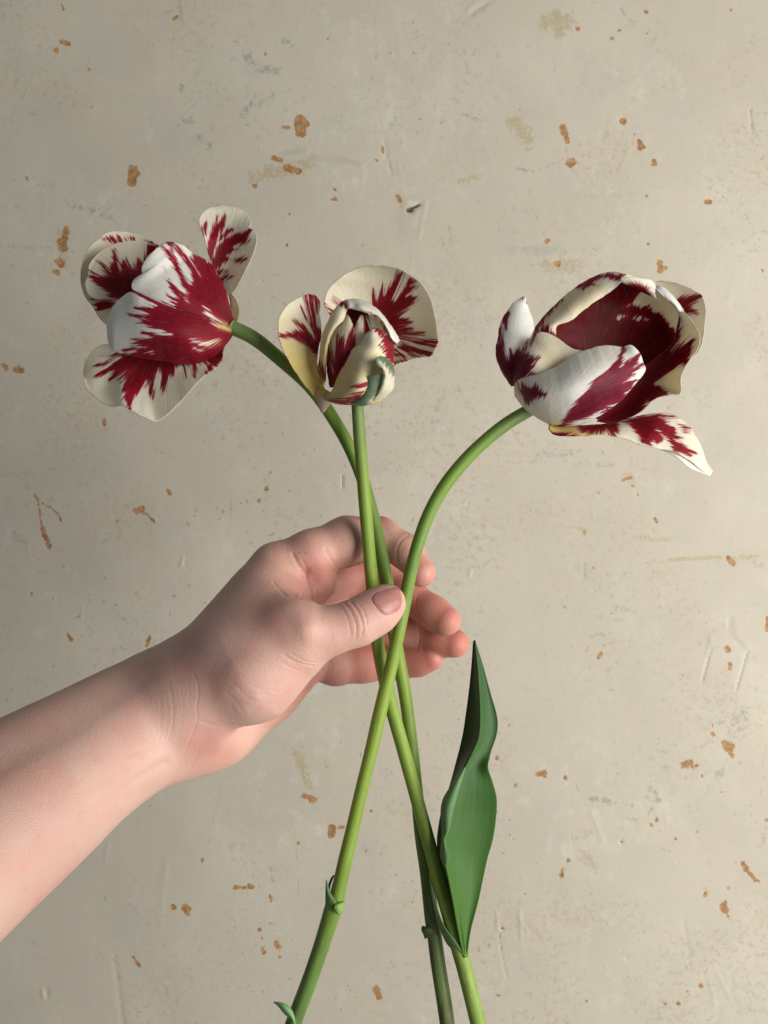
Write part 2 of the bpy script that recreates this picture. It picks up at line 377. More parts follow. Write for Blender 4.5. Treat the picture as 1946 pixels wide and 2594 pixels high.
    for tr, pts, r, h in [
        (R3, [(1098,1215),(1085,1265)], 3.5, .9), (R3, [(1105,1235),(1112,1262)], 3, -.5), (R4, [(183,675),(176,705)], 4, 1.0), (R4, [(188,690),(186,706)], 2.5, -.7), (R5, [(185,1045),(190,1075)], 4, .8), (R5, [(205,1045),(205,1075)], 5, -.8),
        (R4, [(1372,1060),(1330,1225)], 3.5, -.4), (R4, [(1475,915),(1452,980)], 4, -.2), (R4, [(1552,1080),(1500,1265)], 3.5, -.4), (R2, [(330,100),(400,40),(470,0)], 6, -.6), (R2, [(400,0),(360,50)], 5, .4),
        (R6, [(185,1100),(185,1190)], 4, .6), (R6, [(310,1080),(315,1240)], 4, .6), (R6, [(245,1045),(300,1042)], 6, -.5), (R6, [(300,1120),(350,1200)], 4, .5), (R1, [(780,10),(795,90)], 5, .35), (R1, [(870,430),(790,510)], 2.5, .35), (R1, [(150,320),(95,440)], 2.5, .3),
        (R5, [(470,410),(455,490)], 3, .4), (R5, [(720,480),(690,760)], 8, .35), (R5, [(495,900),(530,1194)], 7, -.5), (R4, [(742,640),(742,715)], 3, -.5), (R6, [(700,560),(760,700)], 6, .4), (R6, [(1200,1140),(1240,1420)], 5, -.35), (R6, [(1330,1440),(1370,1600)], 6, .4), (R6, [(1390,1440),(1450,1560)], 6, .4),
        (R3, [(490,1500),(488,1590)], 2.5, .4), (R3, [(0,725),(300,690),(600,650)], 4, -.25), (R2, [(180,870),(150,1030)], 5, .5), (R2, [(0,600),(30,750)], 5, -.5), (R2, [(60,700),(70,760),(100,720)], 4, .3)]:
        bumpline(tr, pts, r, h)
    chipin = np.clip(-(chip - 1) / 6, 0, 1)
    relief -= 0.12 * chipin
    relief -= 1.2 * np.clip(dark, 0, 1)
    relief += 0.25 * filler * np.sin(PX * .05)
    for kx, kz, a, ph in [(5, 3, .5, .3), (9, -7, .35, 1.2), (17, 12, .22, 2.2), (-23, 31, .14, .9), (41, 27, .09, 4.), (13, -38, .12, 2.9)]:
        relief += a * np.sin(X * kx * 2.2 + Z * kz * 2.2 + ph)
    V[..., 1] -= relief / 1000.0
    me = mesh_from('wall', V.reshape(-1, 3), grid_faces(*shp)[:, ::-1])
    for nm, fld in (('chip', chip), ('stain', stain), ('smudge', smudge), ('dark', dark), ('filler', filler)):
        attr(me, nm, fld.ravel())
    o = link('wall', me, wall_material())
    tag(o, 'old cream plaster wall with chipped paint and grey scuffs', kind='structure')
build_wall()

# ------------------------------------------------------------------ tulips
def petal_material(name, red_core, red_edge, white, yellow):
    k = N(name)
    uv = k.attr('uvw', True); sd = k.attr('streak_sd'); yel = k.attr('yel'); edge = k.attr('edge')
    s0 = k.noise(k.vmul(uv, (17, 1.0, 1)), 1.0, 3, .6)
    s1 = k.noise(k.vmul(uv, (45, 1.6, 1)), 1.0, 4, .65); s2 = k.noise(k.vmul(uv, (120, 2, 1)), 1.0, 3, .6)
    s3 = k.noise(k.vmul(uv, (6, 2.5, 1)), 1.0, 3, .5)
    d = k.math('ADD', sd, k.math('MULTIPLY', k.math('SUBTRACT', s1, .5), 30.0))
    d = k.math('ADD', d, k.math('MULTIPLY', k.math('SUBTRACT', s0, .5), 34.0))
    d = k.math('ADD', d, k.math('MULTIPLY', k.math('SUBTRACT', s2, .5), 14.0))
    m = k.ramp(d, 3.2, -2.2)
    m = k.math('MULTIPLY', m, k.ramp(s2, .22, .42, .80, 1.0))
    w = k.mix(k.ramp(k.math('ADD', yel, k.math('MULTIPLY', k.math('SUBTRACT', s3, .5), .5)), 0, 1), white, yellow)
    w = k.mix(k.math('MULTIPLY', k.ramp(s2, .45, .75), .14), w, (0.68, 0.63, 0.50))
    w = k.mix(k.math('MULTIPLY', k.ramp(d, 9, 0), .22), w, (0.62, 0.30, 0.36))
    r = k.mix(k.ramp(sd, -22, 0), red_core, red_edge)
    r = k.mix(k.math('MULTIPLY', k.ramp(s1, .48, .72), .6), r, tuple(c * .5 for c in red_core))
    r = k.mix(k.math('MULTIPLY', k.ramp(s2, .56, .72), .22), r, tuple(min(1, c * 1.5 + .03) for c in red_edge))
    c = k.mix(m, w, r)
    c = k.mix(k.math('MULTIPLY', k.ramp(k.math('ADD', edge, k.math('MULTIPLY', s3, 1.5)), 2.4, 1.0), .32), c, (0.34, 0.18, 0.17))
    h = k.math('ADD', k.math('MULTIPLY', s2, .7), k.math('ADD', s1, k.math('MULTIPLY', s3, 1.2)))
    nb = k.bump(h, 0.30, 0.0010)
    b = k.bsdf(Base_Color=c, Roughness=.5, Normal=nb)
    b.inputs['Specular IOR Level'].default_value = 0.25
    return k.surf(k.translucent(b.outputs[0], c, 0.36, nb))
M_deep = None
CREAM = (0.88, 0.84, 0.70); YEL = (0.84, 0.68, 0.24)
M_out = petal_material('petal_outer_face', (0.240, 0.0035, 0.016), (0.345, 0.008, 0.030), (0.89, 0.875, 0.82), YEL)
M_in = petal_material('petal_inner_face', (0.220, 0.0025, 0.010), (0.340, 0.005, 0.022), CREAM, YEL)

M_outC = petal_material('petal_outer_plum', (0.150, 0.005, 0.022), (0.250, 0.012, 0.040), (0.89, 0.875, 0.83), YEL)
M_foot = petal_material('petal_foot', (0.16, 0.004, 0.02), (0.25, 0.01, 0.04), (0.56, 0.47, 0.37), YEL)
M_deep = petal_material('petal_throat', (0.130, 0.0015, 0.004), (0.29, 0.005, 0.015), CREAM, YEL)

def green_material(name, mottled=0.0, gloss=.42):
    k = N(name)
    uv = k.attr('uvw', True); c0 = k.attr('tone', True)
    lines = k.noise(k.vmul(uv, (38, 5, 1)), 1, 3, .6); blot = k.noise(k.vmul(uv, (9, 7, 1)), 1, 4, .65); fine = k.noise(k.vmul(uv, (120, 160, 1)), 1, 2, .5)
    c = k.mix(k.math('MULTIPLY', k.ramp(lines, .35, .7), .22 if mottled else .05), c0, (0.26, 0.36, 0.08))
    c = k.mix(k.math('MULTIPLY', k.ramp(blot, .5, .75), .35), c, (0.07, 0.13, 0.03))
    if mottled:
        c = k.mix(k.math('MULTIPLY', k.math('MULTIPLY', k.ramp(blot, .38, .66), k.attr('purple')), mottled), c, (0.055, 0.035, 0.035))
    nb = k.bump(k.math('ADD', lines, k.math('MULTIPLY', fine, .3)), .25, .0006)
    b = k.bsdf(Base_Color=c, Roughness=k.ramp(blot, .3, .7, gloss - .06, gloss + .1), Normal=nb)
    b.inputs['Specular IOR Level'].default_value = .30
    b.inputs['Subsurface Weight'].default_value = .05
    b.inputs['Subsurface Radius'].default_value = (.6, 1.0, .3); b.inputs['Subsurface Scale'].default_value = .0015
    return k.surf(b.outputs[0])
M_stem = green_material('tulip_stem', mottled=.6)
M_leaf = green_material('tulip_leaf', gloss=.52)

pseed = [0]
def patch_points(tr, Lp, Rp, nL, nR, bul, nu, nv, bumps=(), jag=1.2, ruf=0.0, seed=0):
    ox, oy, k = tr
    Lc = catmull(Lp, nv); Rc = catmull(Rp, nv)
    t = np.linspace(0, 1, nv); u = np.linspace(0, 1, nu)
    dirv = Lc - Rc; ln = np.linalg.norm(dirv, axis=1, keepdims=True) + 1e-6
    js = np.clip(ln / 60, 0, 1) * jag * k
    Lc = Lc + dirv / ln * js * wav(t, seed, 7)[:, None]; Rc = Rc - dirv / ln * js * wav(t, seed + 1, 7)[:, None]
    C = Lc[None] * (1 - u)[:, None, None] + Rc[None] * u[:, None, None]
    U, T = np.meshgrid(u, t, indexing='ij')
    n = smooth_vals(nL, T) * (1 - U) + smooth_vals(nR, T) * U + smooth_vals(bul, T) * 4 * U * (1 - U)
    n += ruf * (np.abs(2 * U - 1) ** 3) * wav(T + .13 * U, seed + 2, 2.2, 3)
    for bx, by, br, bn in bumps:
        n += bn * np.exp(-(((C[..., 0] - bx) ** 2 + (C[..., 1] - by) ** 2) / br ** 2))
    PX = ox + C[..., 0] / k; PY = oy + C[..., 1] / k
    return C, U, T, n, PX, PY, ln[:, 0] / k

def petal(root, tr, L, R, nL, nR, bul, flames=(), holes=(), mat=None, yel=(0, 0, 0), bumps=(), nu=80, nv=100, dn=0, ruf=.6, jag=1.0, thick=.34, name='petal', grow=0.0, label=None, fan=None):
    pseed[0] += 11; sd0 = pseed[0]
    C, U, T, n, PX, PY, wid = patch_points(tr, L, R, nL, nR, bul, nu, nv, bumps, jag, ruf, sd0)
    n = n + dn
    V = W(PX, PY, n).reshape(-1, 3) - np.array(root.location)
    X, Y = C[..., 0], C[..., 1]
    sd = np.full(X.shape, 400.0)
    for p in flames: sd = np.minimum(sd, poly_sd(X, Y, p))
    for p in holes: sd = np.maximum(sd, -poly_sd(X, Y, p))
    sd = sd / tr[2] - grow - 1.6
    me = mesh_from(name, V, grid_faces(nu, nv))
    attr(me, 'streak_sd', np.clip(sd, -60, 60).ravel())
    attr(me, 'yel', (smooth_vals(yel, T) * 1.25).ravel())
    attr(me, 'edge', (np.minimum(U, 1 - U) * wid[None, :]).ravel())
    fx, fy = fan or ((L[0][0] + R[0][0]) / 2, (L[0][1] + R[0][1]) / 2)
    mx, my = X.mean() - fx, Y.mean() - fy
    th = np.arctan2(mx * (Y - fy) - my * (X - fx), mx * (X - fx) + my * (Y - fy))
    rad = np.hypot(X - fx, Y - fy) / tr[2] / 100
    attr(me, 'uvw', np.stack([th, rad, np.full_like(U, sd0 * .37)], -1).reshape(-1, 3))
    o = link(name, me, mat or M_in, root)
    s = o.modifiers.new('thickness', 'SOLIDIFY'); s.thickness = thick / 1000; s.offset = 0
    if label: o['label'] = label
    return o

def tube(root, pts, tones, purple=(0,), name='stem', nring=260, nside=24, mat=None, ridge=.03, seed=1):
    """pts: (px, py, nearness, radius px); colour tones spread along the length"""
    C = catmull(pts, nring)
    d = D - C[:, 2] / 1000
    P = W(C[:, 0], C[:, 1], C[:, 2]); r = .95 * C[:, 3] * d / F
    Tn = np.gradient(P, axis=0); Tn /= np.linalg.norm(Tn, axis=1, keepdims=True)
    A = np.cross(Tn, np.array([0, 1.0, 0])); A /= np.linalg.norm(A, axis=1, keepdims=True)
    B = np.cross(Tn, A)
    a = np.linspace(0, 2 * math.pi, nside, endpoint=False)
    t = np.linspace(0, 1, nring)
    lump = 1 + .035 * wav(t, seed, 3, 4)
    rr = (r * lump)[None, :] * (1 + ridge * np.cos(3 * a + .6)[:, None] * .6 + ridge * np.cos(7 * a)[:, None] * .35)
    V = P[None] + rr[..., None] * (np.cos(a)[:, None, None] * A[None] + np.sin(a)[:, None, None] * B[None])
    V = V.reshape(-1, 3)
    cap = np.array([P[0], P[-1]])
    Fq = grid_faces(nside, nring, wrap=True)
    i = np.arange(nside); j = (i + 1) % nside
    c0, c1 = len(V), len(V) + 1
    capf = np.concatenate([np.stack([i * nring, j * nring, np.full(nside, c0), np.full(nside, c0)], -1),
                           np.stack([j * nring + nring - 1, i * nring + nring - 1, np.full(nside, c1), np.full(nside, c1)], -1)])
    V = np.vstack([V, cap]) - np.array(root.location)
    me = bpy.data.meshes.new(name)
    me.from_pydata(V.tolist(), [], Fq.tolist() + [f[:3].tolist() for f in capf])
    me.polygons.foreach_set('use_smooth', np.ones(len(me.polygons), bool)); me.update()
    U = np.broadcast_to((a / 6.283)[:, None], (nside, nring)); T = np.broadcast_to(t[None], (nside, nring))
    tone = np.stack([smooth_vals([c[q] for c in tones], T) for q in range(3)], -1).reshape(-1, 3)
    tone = np.vstack([tone, tone[0], tone[-1]])
    attr(me, 'tone', np.clip(tone, 0, 1))
    uvw = np.stack([np.abs(U * 2 - 1) * .3, T * 3, np.full(U.shape, seed * 1.7)], -1).reshape(-1, 3)
    attr(me, 'uvw', np.vstack([uvw, uvw[0], uvw[-1]]))
    pu = smooth_vals(purple, T).ravel()
    attr(me, 'purple', np.concatenate([pu, pu[:1], pu[-1:]]))
    return link(name, me, mat or M_stem, root)

def leafpatch(root, tr, L, R, nL, nR, bul, tone, name='leaf', nu=40, nv=90, bumps=(), dn=0, thick=.8, tone2=None, jag=.3, ruf=0., parent=None):
    pseed[0] += 11
    C, U, T, n, PX, PY, wid = patch_points(tr, L, R, nL, nR, bul, nu, nv, bumps, jag, ruf, pseed[0])
    V = W(PX, PY, n + dn).reshape(-1, 3) - np.array(root.location)
    me = mesh_from(name, V, grid_faces(nu, nv))
    t2 = tone2 or tone
    tn = np.array(tone)[None, None] * (1 - T)[..., None] + np.array(t2)[None, None] * T[..., None]
    attr(me, 'tone', tn.reshape(-1, 3))
    attr(me, 'uvw', np.stack([U * .8, T * .6, np.full_like(U, pseed[0])], -1).reshape(-1, 3))
    o = link(name, me, M_leaf, parent or root)
    s = o.modifiers.new('thickness', 'SOLIDIFY'); s.thickness = thick / 1000; s.offset = 0
    return o

def tulip_root(name, px, py, n, label):
    e = bpy.data.objects.new(name, None); e.empty_display_size = .02
    e.location = W(px, py, n); col.objects.link(e)
    tag(e, label, 'tulip', 'tulips in the hand')
    return e

GY = (0.200, 0.300, 0.034); GM = (0.130, 0.225, 0.028); GD = (0.075, 0.140, 0.022); GP = (0.140, 0.205, 0.070)

# ---- tulip A: flared flower, leafless dark stem behind the others
tA = tulip_root('tulip', 1140, 2700, -4, 'red and white tulip with flared petals and a bare dark-footed stem behind the others')
TA = (180, 490, 3.318)
tube(tA, [(584,828,2,19),(640,855,2,18.5),(715,915,0,18),(790,985,-3,17.5),(850,1070,-6,17),(893,1150,-8,17),(925,1235,-9,17),(948,1320,-9,17),(965,1400,-8,17),(980,1480,-7,17.5),(993,1570,-7,17.5),(1008,1660,-7,17.5),(1026,1760,-8,17.5),
          (1043,1890,-8,17),(1058,2030,-8,17),(1068,2120,-8,18),(1082,2220,-7,18.5),(1094,2330,-7,19.5),(1098,2352,-6,20),(1108,2430,-6,20),(1128,2560,-5,20.5),(1150,2720,-4,21)],
     [GP, GM, GM, GM, GY, GM, GD, (0.105,0.150,0.040), (0.145,0.185,0.065)], (0,0,0,0,.1,.3,.8,1,1), seed=3)
A1 = dict(L=[(1368,1140),(1250,1080),(1080,1035),(940,995),(800,940),(690,895),(600,858),(517,826),(430,868),(352,955),(312,1050),(302,1110)],
          R=[(1350,1205),(1300,1275),(1230,1345),(1130,1405),(1000,1432),(860,1425),(740,1402),(620,1388),(500,1366),(400,1340),(345,1310),(312,1240),(302,1130)])
A1f = [[(515,822),(600,885),(700,950),(545,965),(650,1012),(485,1028),(660,1072),(548,1080),(720,1140),(840,1180),(608,1172),(690,1212),(518,1225),(600,1245),(482,1258),(640,1290),(443,1311),(690,1328),(380,1350),(560,1390),(740,1440),(1000,1470),(1180,1430),(1290,1320),(1400,1220),(1400,1130),(1200,1060),(950,960),(770,910),(620,850)]]
petal(tA, TA, **A1, nL=(4, 18, 24, 24, 18, 12), nR=(2, 8, 12, 14, 12, 8), bul=(0, 7, 10, 9, 6, 2), flames=A1f,
      holes=[[(1010,1232),(1150,1235),(1250,1222),(1240,1250),(1160,1290),(1090,1272)],[(1180,1090),(1290,1110),(1350,1140),(1340,1165),(1230,1130)],[(1030,1295),(1060,1305),(1110,1320),(1060,1320)]],
      mat=M_out, yel=(.9, .35, .05, 0, 0, .05), grow=-1.5, bumps=[(430,900,60,-2)])
A2 = dict(L=[(1372,1150),(1230,1130),(1060,1060),(930,1010),(790,945),(690,890),(600,850),(515,800),(512,755),(548,708),(592,690),(598,615),(640,540),(720,462)],
          R=[(1388,1098),(1345,985),(1328,880),(1265,745),(1192,612),(1120,550),(1040,510),(955,445),(900,418),(850,408),(795,412),(745,440)])
A2f = [[(1400,1120),(1345,950),(1325,840),(1262,720),(1200,600),(1100,530),(1000,480),(1035,580),(1085,690),(1000,610),(1010,760),(940,690),(900,720),(995,905),(930,850),(885,905),(802,845),(860,940),(770,920),(900,1010),(1100,1090),(1370,1180)],
       [(800,400),(862,405),(930,462),(990,550),(1065,690),(1000,640),(930,520),(870,440)],[(768,452),(830,475),(890,560),(950,690),(1000,800),(900,700),(850,570)],[(778,615),(840,740),(920,850),(1000,960),(880,880),(820,740)]]
petal(tA, TA, **A2, nL=(0, 12, 18, 20, 17, 14, 10), nR=(0, -6, -10, -12, -8, -2, 4), bul=(0, 6, 9, 10, 9, 5, 1), flames=A2f,
      holes=[[(1110,960),(1200,1040),(1340,1110),(1370,1130),(1250,1100),(1150,1030)],[(930,850),(960,870),(1000,920),(970,910)]], mat=M_out, yel=(.8, .2, 0, 0, 0, .15), grow=-2)
petal(tA, TA, L=[(1300,1100),(1000,1000),(700,1050),(420,1090),(300,1098),(230,1030),(175,940),(120,865),(87,770),(82,650)],
      R=[(1330,1000),(1150,800),(980,600),(860,500),(745,440),(640,378),(520,332),(400,318),(290,330),(240,378),(165,438),(108,530)],
      nL=(-5, -18, -20, -16, -12, -8), nR=(-5, -26, -32, -30, -20, -10), bul=(0, -10, -14, -12, -6, 0),
      flames=[[(270,375),(330,365),(430,400),(370,410)],[(400,362),(460,390),(440,400)],[(490,365),(530,378),(500,388)],[(620,395),(745,440),(800,520),(700,450)],[(180,890),(360,890),(330,960),(230,980),(200,930)]], mat=M_in, dn=-3, yel=(.3, 0, 0, 0), fan=(700, 900))
petal(tA, TA, L=[(1300,1120),(1000,1050),(640,1010),(420,930),(300,900),(190,885),(135,830),(122,745),(142,690),(150,610)],
      R=[(1330,1020),(1150,830),(980,650),(860,540),(740,452),(660,418),(560,402),(430,412),(310,448),(235,500),(175,560)],
      nL=(-3, -12, -14, -12, -8, -4), nR=(-3, -18, -22, -22, -14, -6), bul=(0, -10, -14, -12, -6, 0),
      flames=[[(140,640),(230,690),(330,700),(215,560),(250,580),(330,660),(360,480),(385,560),(410,660),(425,580),(460,540),(490,600),(540,640),(560,540),(600,570),(640,440),(760,430),(900,700),(700,1000),(520,900),(430,900),(340,870),(250,800),(170,720)],[(190,895),(300,890),(380,900),(360,960),(230,980)]],
      mat=M_in, yel=(.3, 0, 0, 0), grow=0, fan=(620, 900))
petal(tA, TA, L=[(1360,1120),(1290,960),(1225,790),(1180,585),(1148,490),(1130,400),(1092,300),(1075,222),(1097,172),(1150,130),(1240,98)],
      R=[(1392,1098),(1411,1000),(1404,930),(1372,868),(1352,842),(1392,788),(1440,700),(1500,580),(1550,460),(1563,380),(1545,312),(1497,290),(1518,250),(1495,195),(1455,152),(1390,114),(1320,97)],
      nL=(-4, -20, -18, -14, -12, -16, -20), nR=(-4, -14, -6, -4, -8, -16, -20), bul=(0, -4, -5, -6, -5, -2, 0),
      flames=[[(1290,960),(1200,640),(1145,520),(1150,420),(1210,250),(1235,185),(1220,270),(1290,175),(1300,190),(1280,270),(1220,400),(1195,530),(1230,440),(1300,390),(1400,340),(1530,300),(1470,400),(1330,460),(1400,465),(1290,520),(1330,555),(1270,590),(1230,640),(1300,640),(1240,700),(1280,720),(1260,800),(1300,860),(1340,880),(1330,980)],[(1200,420),(1310,320),(1350,305),(1270,380)],[(1090,290),(1130,255),(1125,340),(1110,385)],[(1380,560),(1470,548),(1420,570)],[(1290,705),(1345,695),(1310,715)]],
      mat=M_in, yel=(.5, .1, 0, 0, 0, .1), bumps=[(1480,330,90,3)], ruf=1.2, fan=(1190, 800))
petal(tA, TA, L=[(1335,1215),(1200,1290),(1000,1330),(700,1320),(450,1275),(310,1266),(220,1290),(150,1368),(112,1450),(104,1510)],
      R=[(1300,1260),(1280,1320),(1268,1410),(1215,1468),(1140,1520),(1050,1605),(960,1712),(880,1795),(790,1878),(712,1916),(640,1892),(560,1860),(470,1800),(430,1782),(350,1795),(285,1772),(200,1710),(132,1640),(105,1540)],
      nL=(0, 2, 4, 2, 0, -4), nR=(4, 14, 20, 22, 16, 2), bul=(0, 0, -2, -4, -4, -2),
      flames=[[(1340,1180),(1300,1290),(1275,1400),(1140,1515),(1150,1440),(1060,1420),(1040,1540),(1020,1440),(970,1430),(965,1550),(940,1450),(900,1440),(820,1560),(775,1690),(760,1580),(740,1480),(690,1580),(685,1730),(650,1680),(640,1580),(600,1640),(545,1750),(540,1680),(495,1800),(580,1870),(480,1810),(435,1720),(440,1600),(500,1480),(390,1580),(460,1480),(320,1570),(380,1490),(205,1530),(340,1440),(215,1450),(420,1380),(250,1370),(400,1330),(700,1290),(1000,1280)]],
      mat=M_in, yel=(.2, .05, .0, .0, .1, .1), bumps=[(430,1640,90,4),(330,1620,110,-4),(1000,1600,120,2)], grow=-1.5, ruf=1.2, fan=(850, 1120))

# ---- tulip B: half-closed flower with a green-striped petal and one long leaf
tB = tulip_root('tulip', 1235, 2700, 2, 'half-closed cream and red tulip with a green-striped curled petal and one long leaf')
TB = (680, 640, 3.6065)
tube(tB, [(905,1012,6,17),(909,1080,5,17),(915,1160,4,16.5),(922,1250,3,16.5),(930,1340,2,17),(938,1430,1,17),(946,1520,0,17.5),(955,1620,-1,17.5),(972,1710,-1,18),(994,1800,-1,18),(1022,1900,0,18),(1052,2010,0,18),(1082,2120,1,18.5),(1113,2230,1,20),(1142,2330,1,21),
          (1160,2390,1,22),(1176,2450,1,21.5),(1203,2560,1,21),(1240,2720,2,21)],
     [GP, (0.17,0.26,0.032), GY, GY, GY, (0.215,0.305,0.035), (0.19,0.285,0.033), (0.215,0.32,0.055), GY], (0,0,0,0,0,.1,.35,.4,.5), seed=5)
B1 = dict(L=[(860,1250),(760,1000),(640,720),(560,560),(508,470),(522,385),(560,310),(640,240),(740,172),(850,128),(960,112)],
          R=[(980,1250),(1060,1120),(1150,1030),(1240,998),(1390,957),(1482,945),(1530,870),(1555,810),(1543,700),(1520,545),(1472,392),(1392,272),(1300,205),(1200,150),(1080,118)])
petal(tB, TB, **B1, nL=(-4, -14, -20, -20, -16, -12), nR=(-4, -10, -14, -14, -12, -10), bul=(0, -10, -13, -11, -6, 0), dn=6,
      flames=[[(940,510),(960,335),(990,440),(1078,288),(1062,385),(1195,172),(1224,185),(1180,330),(1150,430),(1290,252),(1348,258),(1300,300),(1388,298),(1270,390),(1372,408),(1330,460),(1200,575),(1300,630),(1200,668),(1315,688),(1200,722),(1425,745),(1200,755),(1560,810),(1536,858),(1200,795),(1130,850),(1000,900)],
              [(1120,900),(1230,838),(1330,860),(1510,912),(1484,950),(1350,922),(1200,895)],[(1140,935),(1250,922),(1400,950),(1230,945)],[(1140,1005),(1245,990),(1160,1020)],[(500,465),(610,525),(650,720),(560,560)],[(590,408),(665,455),(700,520)]],
      mat=M_in, yel=(.5, .3, .2, .15, .1, .1), grow=-.5, ruf=1.0, fan=(990, 740))
petal(tB, TB, L=[(425,1318),(335,1215),(240,1080),(170,960),(120,862),(95,770),(88,655),(108,572),(170,482),(255,422),(320,395)],
      R=[(520,1290),(500,1180),(450,1050),(450,920),(478,780),(487,710),(468,560),(470,440),(440,398),(400,382),(360,378)],
      nL=(6, 16, 18, 14, 8, 4), nR=(4, 0, 0, 2, 2, 4), bul=(0, 2, 0, -3, -3, 0), dn=4,
      flames=[[(92,745),(250,712),(330,722),(228,622),(330,678),(390,738),(430,800),(470,760),(470,900),(440,940),(360,850),(230,788),(96,778)],[(322,400),(347,386),(362,470),(400,600),(450,730),(450,820),(400,650),(340,500)],[(373,385),(418,378),(412,500),(440,650),(460,760),(420,650),(385,500)],[(438,400),(475,430),(448,560),(430,500)],
              [(400,640),(490,700),(480,850),(470,950),(530,1150),(450,1000),(430,830)],[(290,500),(340,580),(410,690),(400,700),(330,590)]], mat=M_in, yel=(.95, .75, .58, .38, .14, 0), grow=-.5, fan=(470, 930))
# inner bud petals
petal(tB, TB, L=[(700,1250),(600,900),(640,640),(700,520),(760,500)], R=[(900,1250),(1000,900),(960,640),(900,550),(840,530)], nL=(0, -2, 2, 6, 8), nR=(0, -2, 2, 6, 8), bul=(0, -8, -8, -4, 0), dn=0,
      flames=[[(400,400),(1200,400),(1200,1300),(400,1300)]], mat=M_deep, nu=40, nv=50)
petal(tB, TB, L=[(560,1230),(535,1050),(545,850),(600,720),(680,620),(720,560)], R=[(660,1230),(740,1000),(790,860),(790,740),(775,668),(745,600)], nL=(8, 14, 16, 14, 12), nR=(8, 18, 20, 18, 14), bul=(0, 4, 5, 4, 1), dn=2,
      flames=[[(500,1230),(525,1000),(550,805),(580,960),(603,1015),(640,765),(668,785),(682,855),(778,672),(800,850),(730,1000),(640,1230)]], holes=[[(560,820),(580,1000),(600,1090),(575,1010)]], mat=M_in, yel=(.7, .5, .35, .2), nu=50, nv=60)
petal(tB, TB, L=[(490,1228),(452,1130),(468,950),(490,760),(540,640),(600,522),(660,458),(690,440)], R=[(525,1170),(528,1030),(545,850),(600,700),(680,622),(708,560),(718,512),(700,445)], nL=(6, 10, 12, 12, 14, 16), nR=(8, 17, 19, 18, 16, 16), bul=(0, 4, 4, 3, 2, 0), dn=2,
      flames=[[(650,455),(700,440),(725,515),(690,490)],[(450,900),(480,1000),(520,1140),(500,1150),(455,1020)]], mat=M_in, yel=(.8, .5, .35, .25, .1), nu=40, nv=60)
petal(tB, TB, L=[(780,1000),(775,880),(780,760),(800,660),(840,575)], R=[(900,1000),(900,820),(898,700),(880,620),(858,565)], nL=(12, 16, 16, 14, 12), nR=(10, 12, 12, 11, 10), bul=(0, 3, 3, 2, 0), dn=3, flames=[[(885,560),(930,560),(920,760),(880,730)]], mat=M_in, yel=(.2, .2, .15, .1), nu=30, nv=40)
petal(tB, TB, L=[(900,1000),(880,760),(885,640),(890,560)], R=[(1150,1000),(1130,830),(1080,690),(1010,590)], nL=(10, 12, 11, 10), nR=(8, 10, 8, 6), bul=(0, 5, 4, 2), dn=3, flames=[[(870,540),(905,560),(915,740),(880,735)],[(1000,575),(1050,610),(1110,720),(1130,800),(1080,720)]], mat=M_in, yel=(.2, .15, .1), nu=40, nv=40)
petal(tB, TB, L=[(700,505),(690,445),(745,425),(830,430),(930,470),(1020,538),(1100,640),(1170,742),(1200,805)], R=[(722,512),(735,508),(800,520),(890,545),(985,572),(1050,640),(1100,730),(1135,800),(1175,830)], nL=(10, 10, 8, 6, 6, 8), nR=(14, 16, 16, 16, 16, 14), bul=(2, 4, 4, 4, 2), dn=5,
      flames=[[(660,460),(705,440),(728,512),(690,500)]], mat=M_out, yel=(.1, .15, .1), nu=36, nv=70, bumps=[(790,470,40,-1.5)])
petal(tB, TB, L=[(500,1322),(560,1290),(592,1240),(640,1120),(722,980),(762,892),(850,820),(882,752),(940,712)], R=[(520,1352),(660,1386),(800,1390),(960,1382),(1060,1330),(1140,1245),(1152,1150),(1148,1000),(1138,830),(1090,762),(1010,696),(950,682)], nL=(8, 14, 20, 22, 22, 22), nR=(8, 14, 10, 6, 10, 20), bul=(2, 16, 22, 20, 12, 2), dn=4,
      flames=[[(940,676),(1010,690),(1100,760),(1170,830),(1170,1040),(1060,960),(1065,870),(1025,760)],[(520,1350),(700,1332),(865,1278),(815,1345),(660,1385)],[(775,1226),(855,1190),(900,1178),(890,1238),(820,1236)],[(1020,850),(1060,870),(1050,890)]], mat=M_out, yel=(.5, .55, .5, .42, .3, .12), ruf=.3, bumps=[(950,1080,90,-3)])

def green_petal(tr, L, R, nL, nR, bul, dn, stripes, gname):
    """a petal with a green flame instead of a red one"""
    o = petal(tB, tr, L, R, nL, nR, bul, flames=stripes, mat=M_green, nu=40, nv=60, dn=dn, ruf=.2, jag=.4)
    return o
M_green = petal_material('petal_green_stripe', (0.135, 0.205, 0.120), (0.19, 0.26, 0.15), (0.80, 0.77, 0.60), YEL)
green_petal(TB, [(745,1385),(800,1340),(850,1285),(885,1200),(902,1135),(985,1110)], [(850,1398),(900,1392),(965,1340),(1040,1240),(1075,1130),(1045,1105)], (18, 26, 30, 32, 34), (14, 20, 24, 28, 34), (2, 4, 4, 3, 0), 7,
    [[(700,1400),(800,1320),(860,1260),(900,1120),(1000,1100),(1045,1105),(1042,1180),(1000,1270),(940,1340),(880,1410)]], 'petal')
green_petal(TB, [(960,1350),(1020,1250),(1050,1130),(1030,1060),(985,1040),(968,990),(985,955)], [(1060,1330),(1140,1245),(1150,1160),(1148,1060),(1120,1000),(1070,958),(1020,945)], (22, 30, 34, 37, 38), (14, 14, 16, 22, 34), (2, 6, 7, 6, 1), 7,
    [[(960,940),(1040,940),(1160,1000),(1155,1110),(1120,1090),(1060,1010),(1010,980),(1000,1010),(1050,1080),(1050,1120),(1020,1080),(960,1020)]], 'petal')
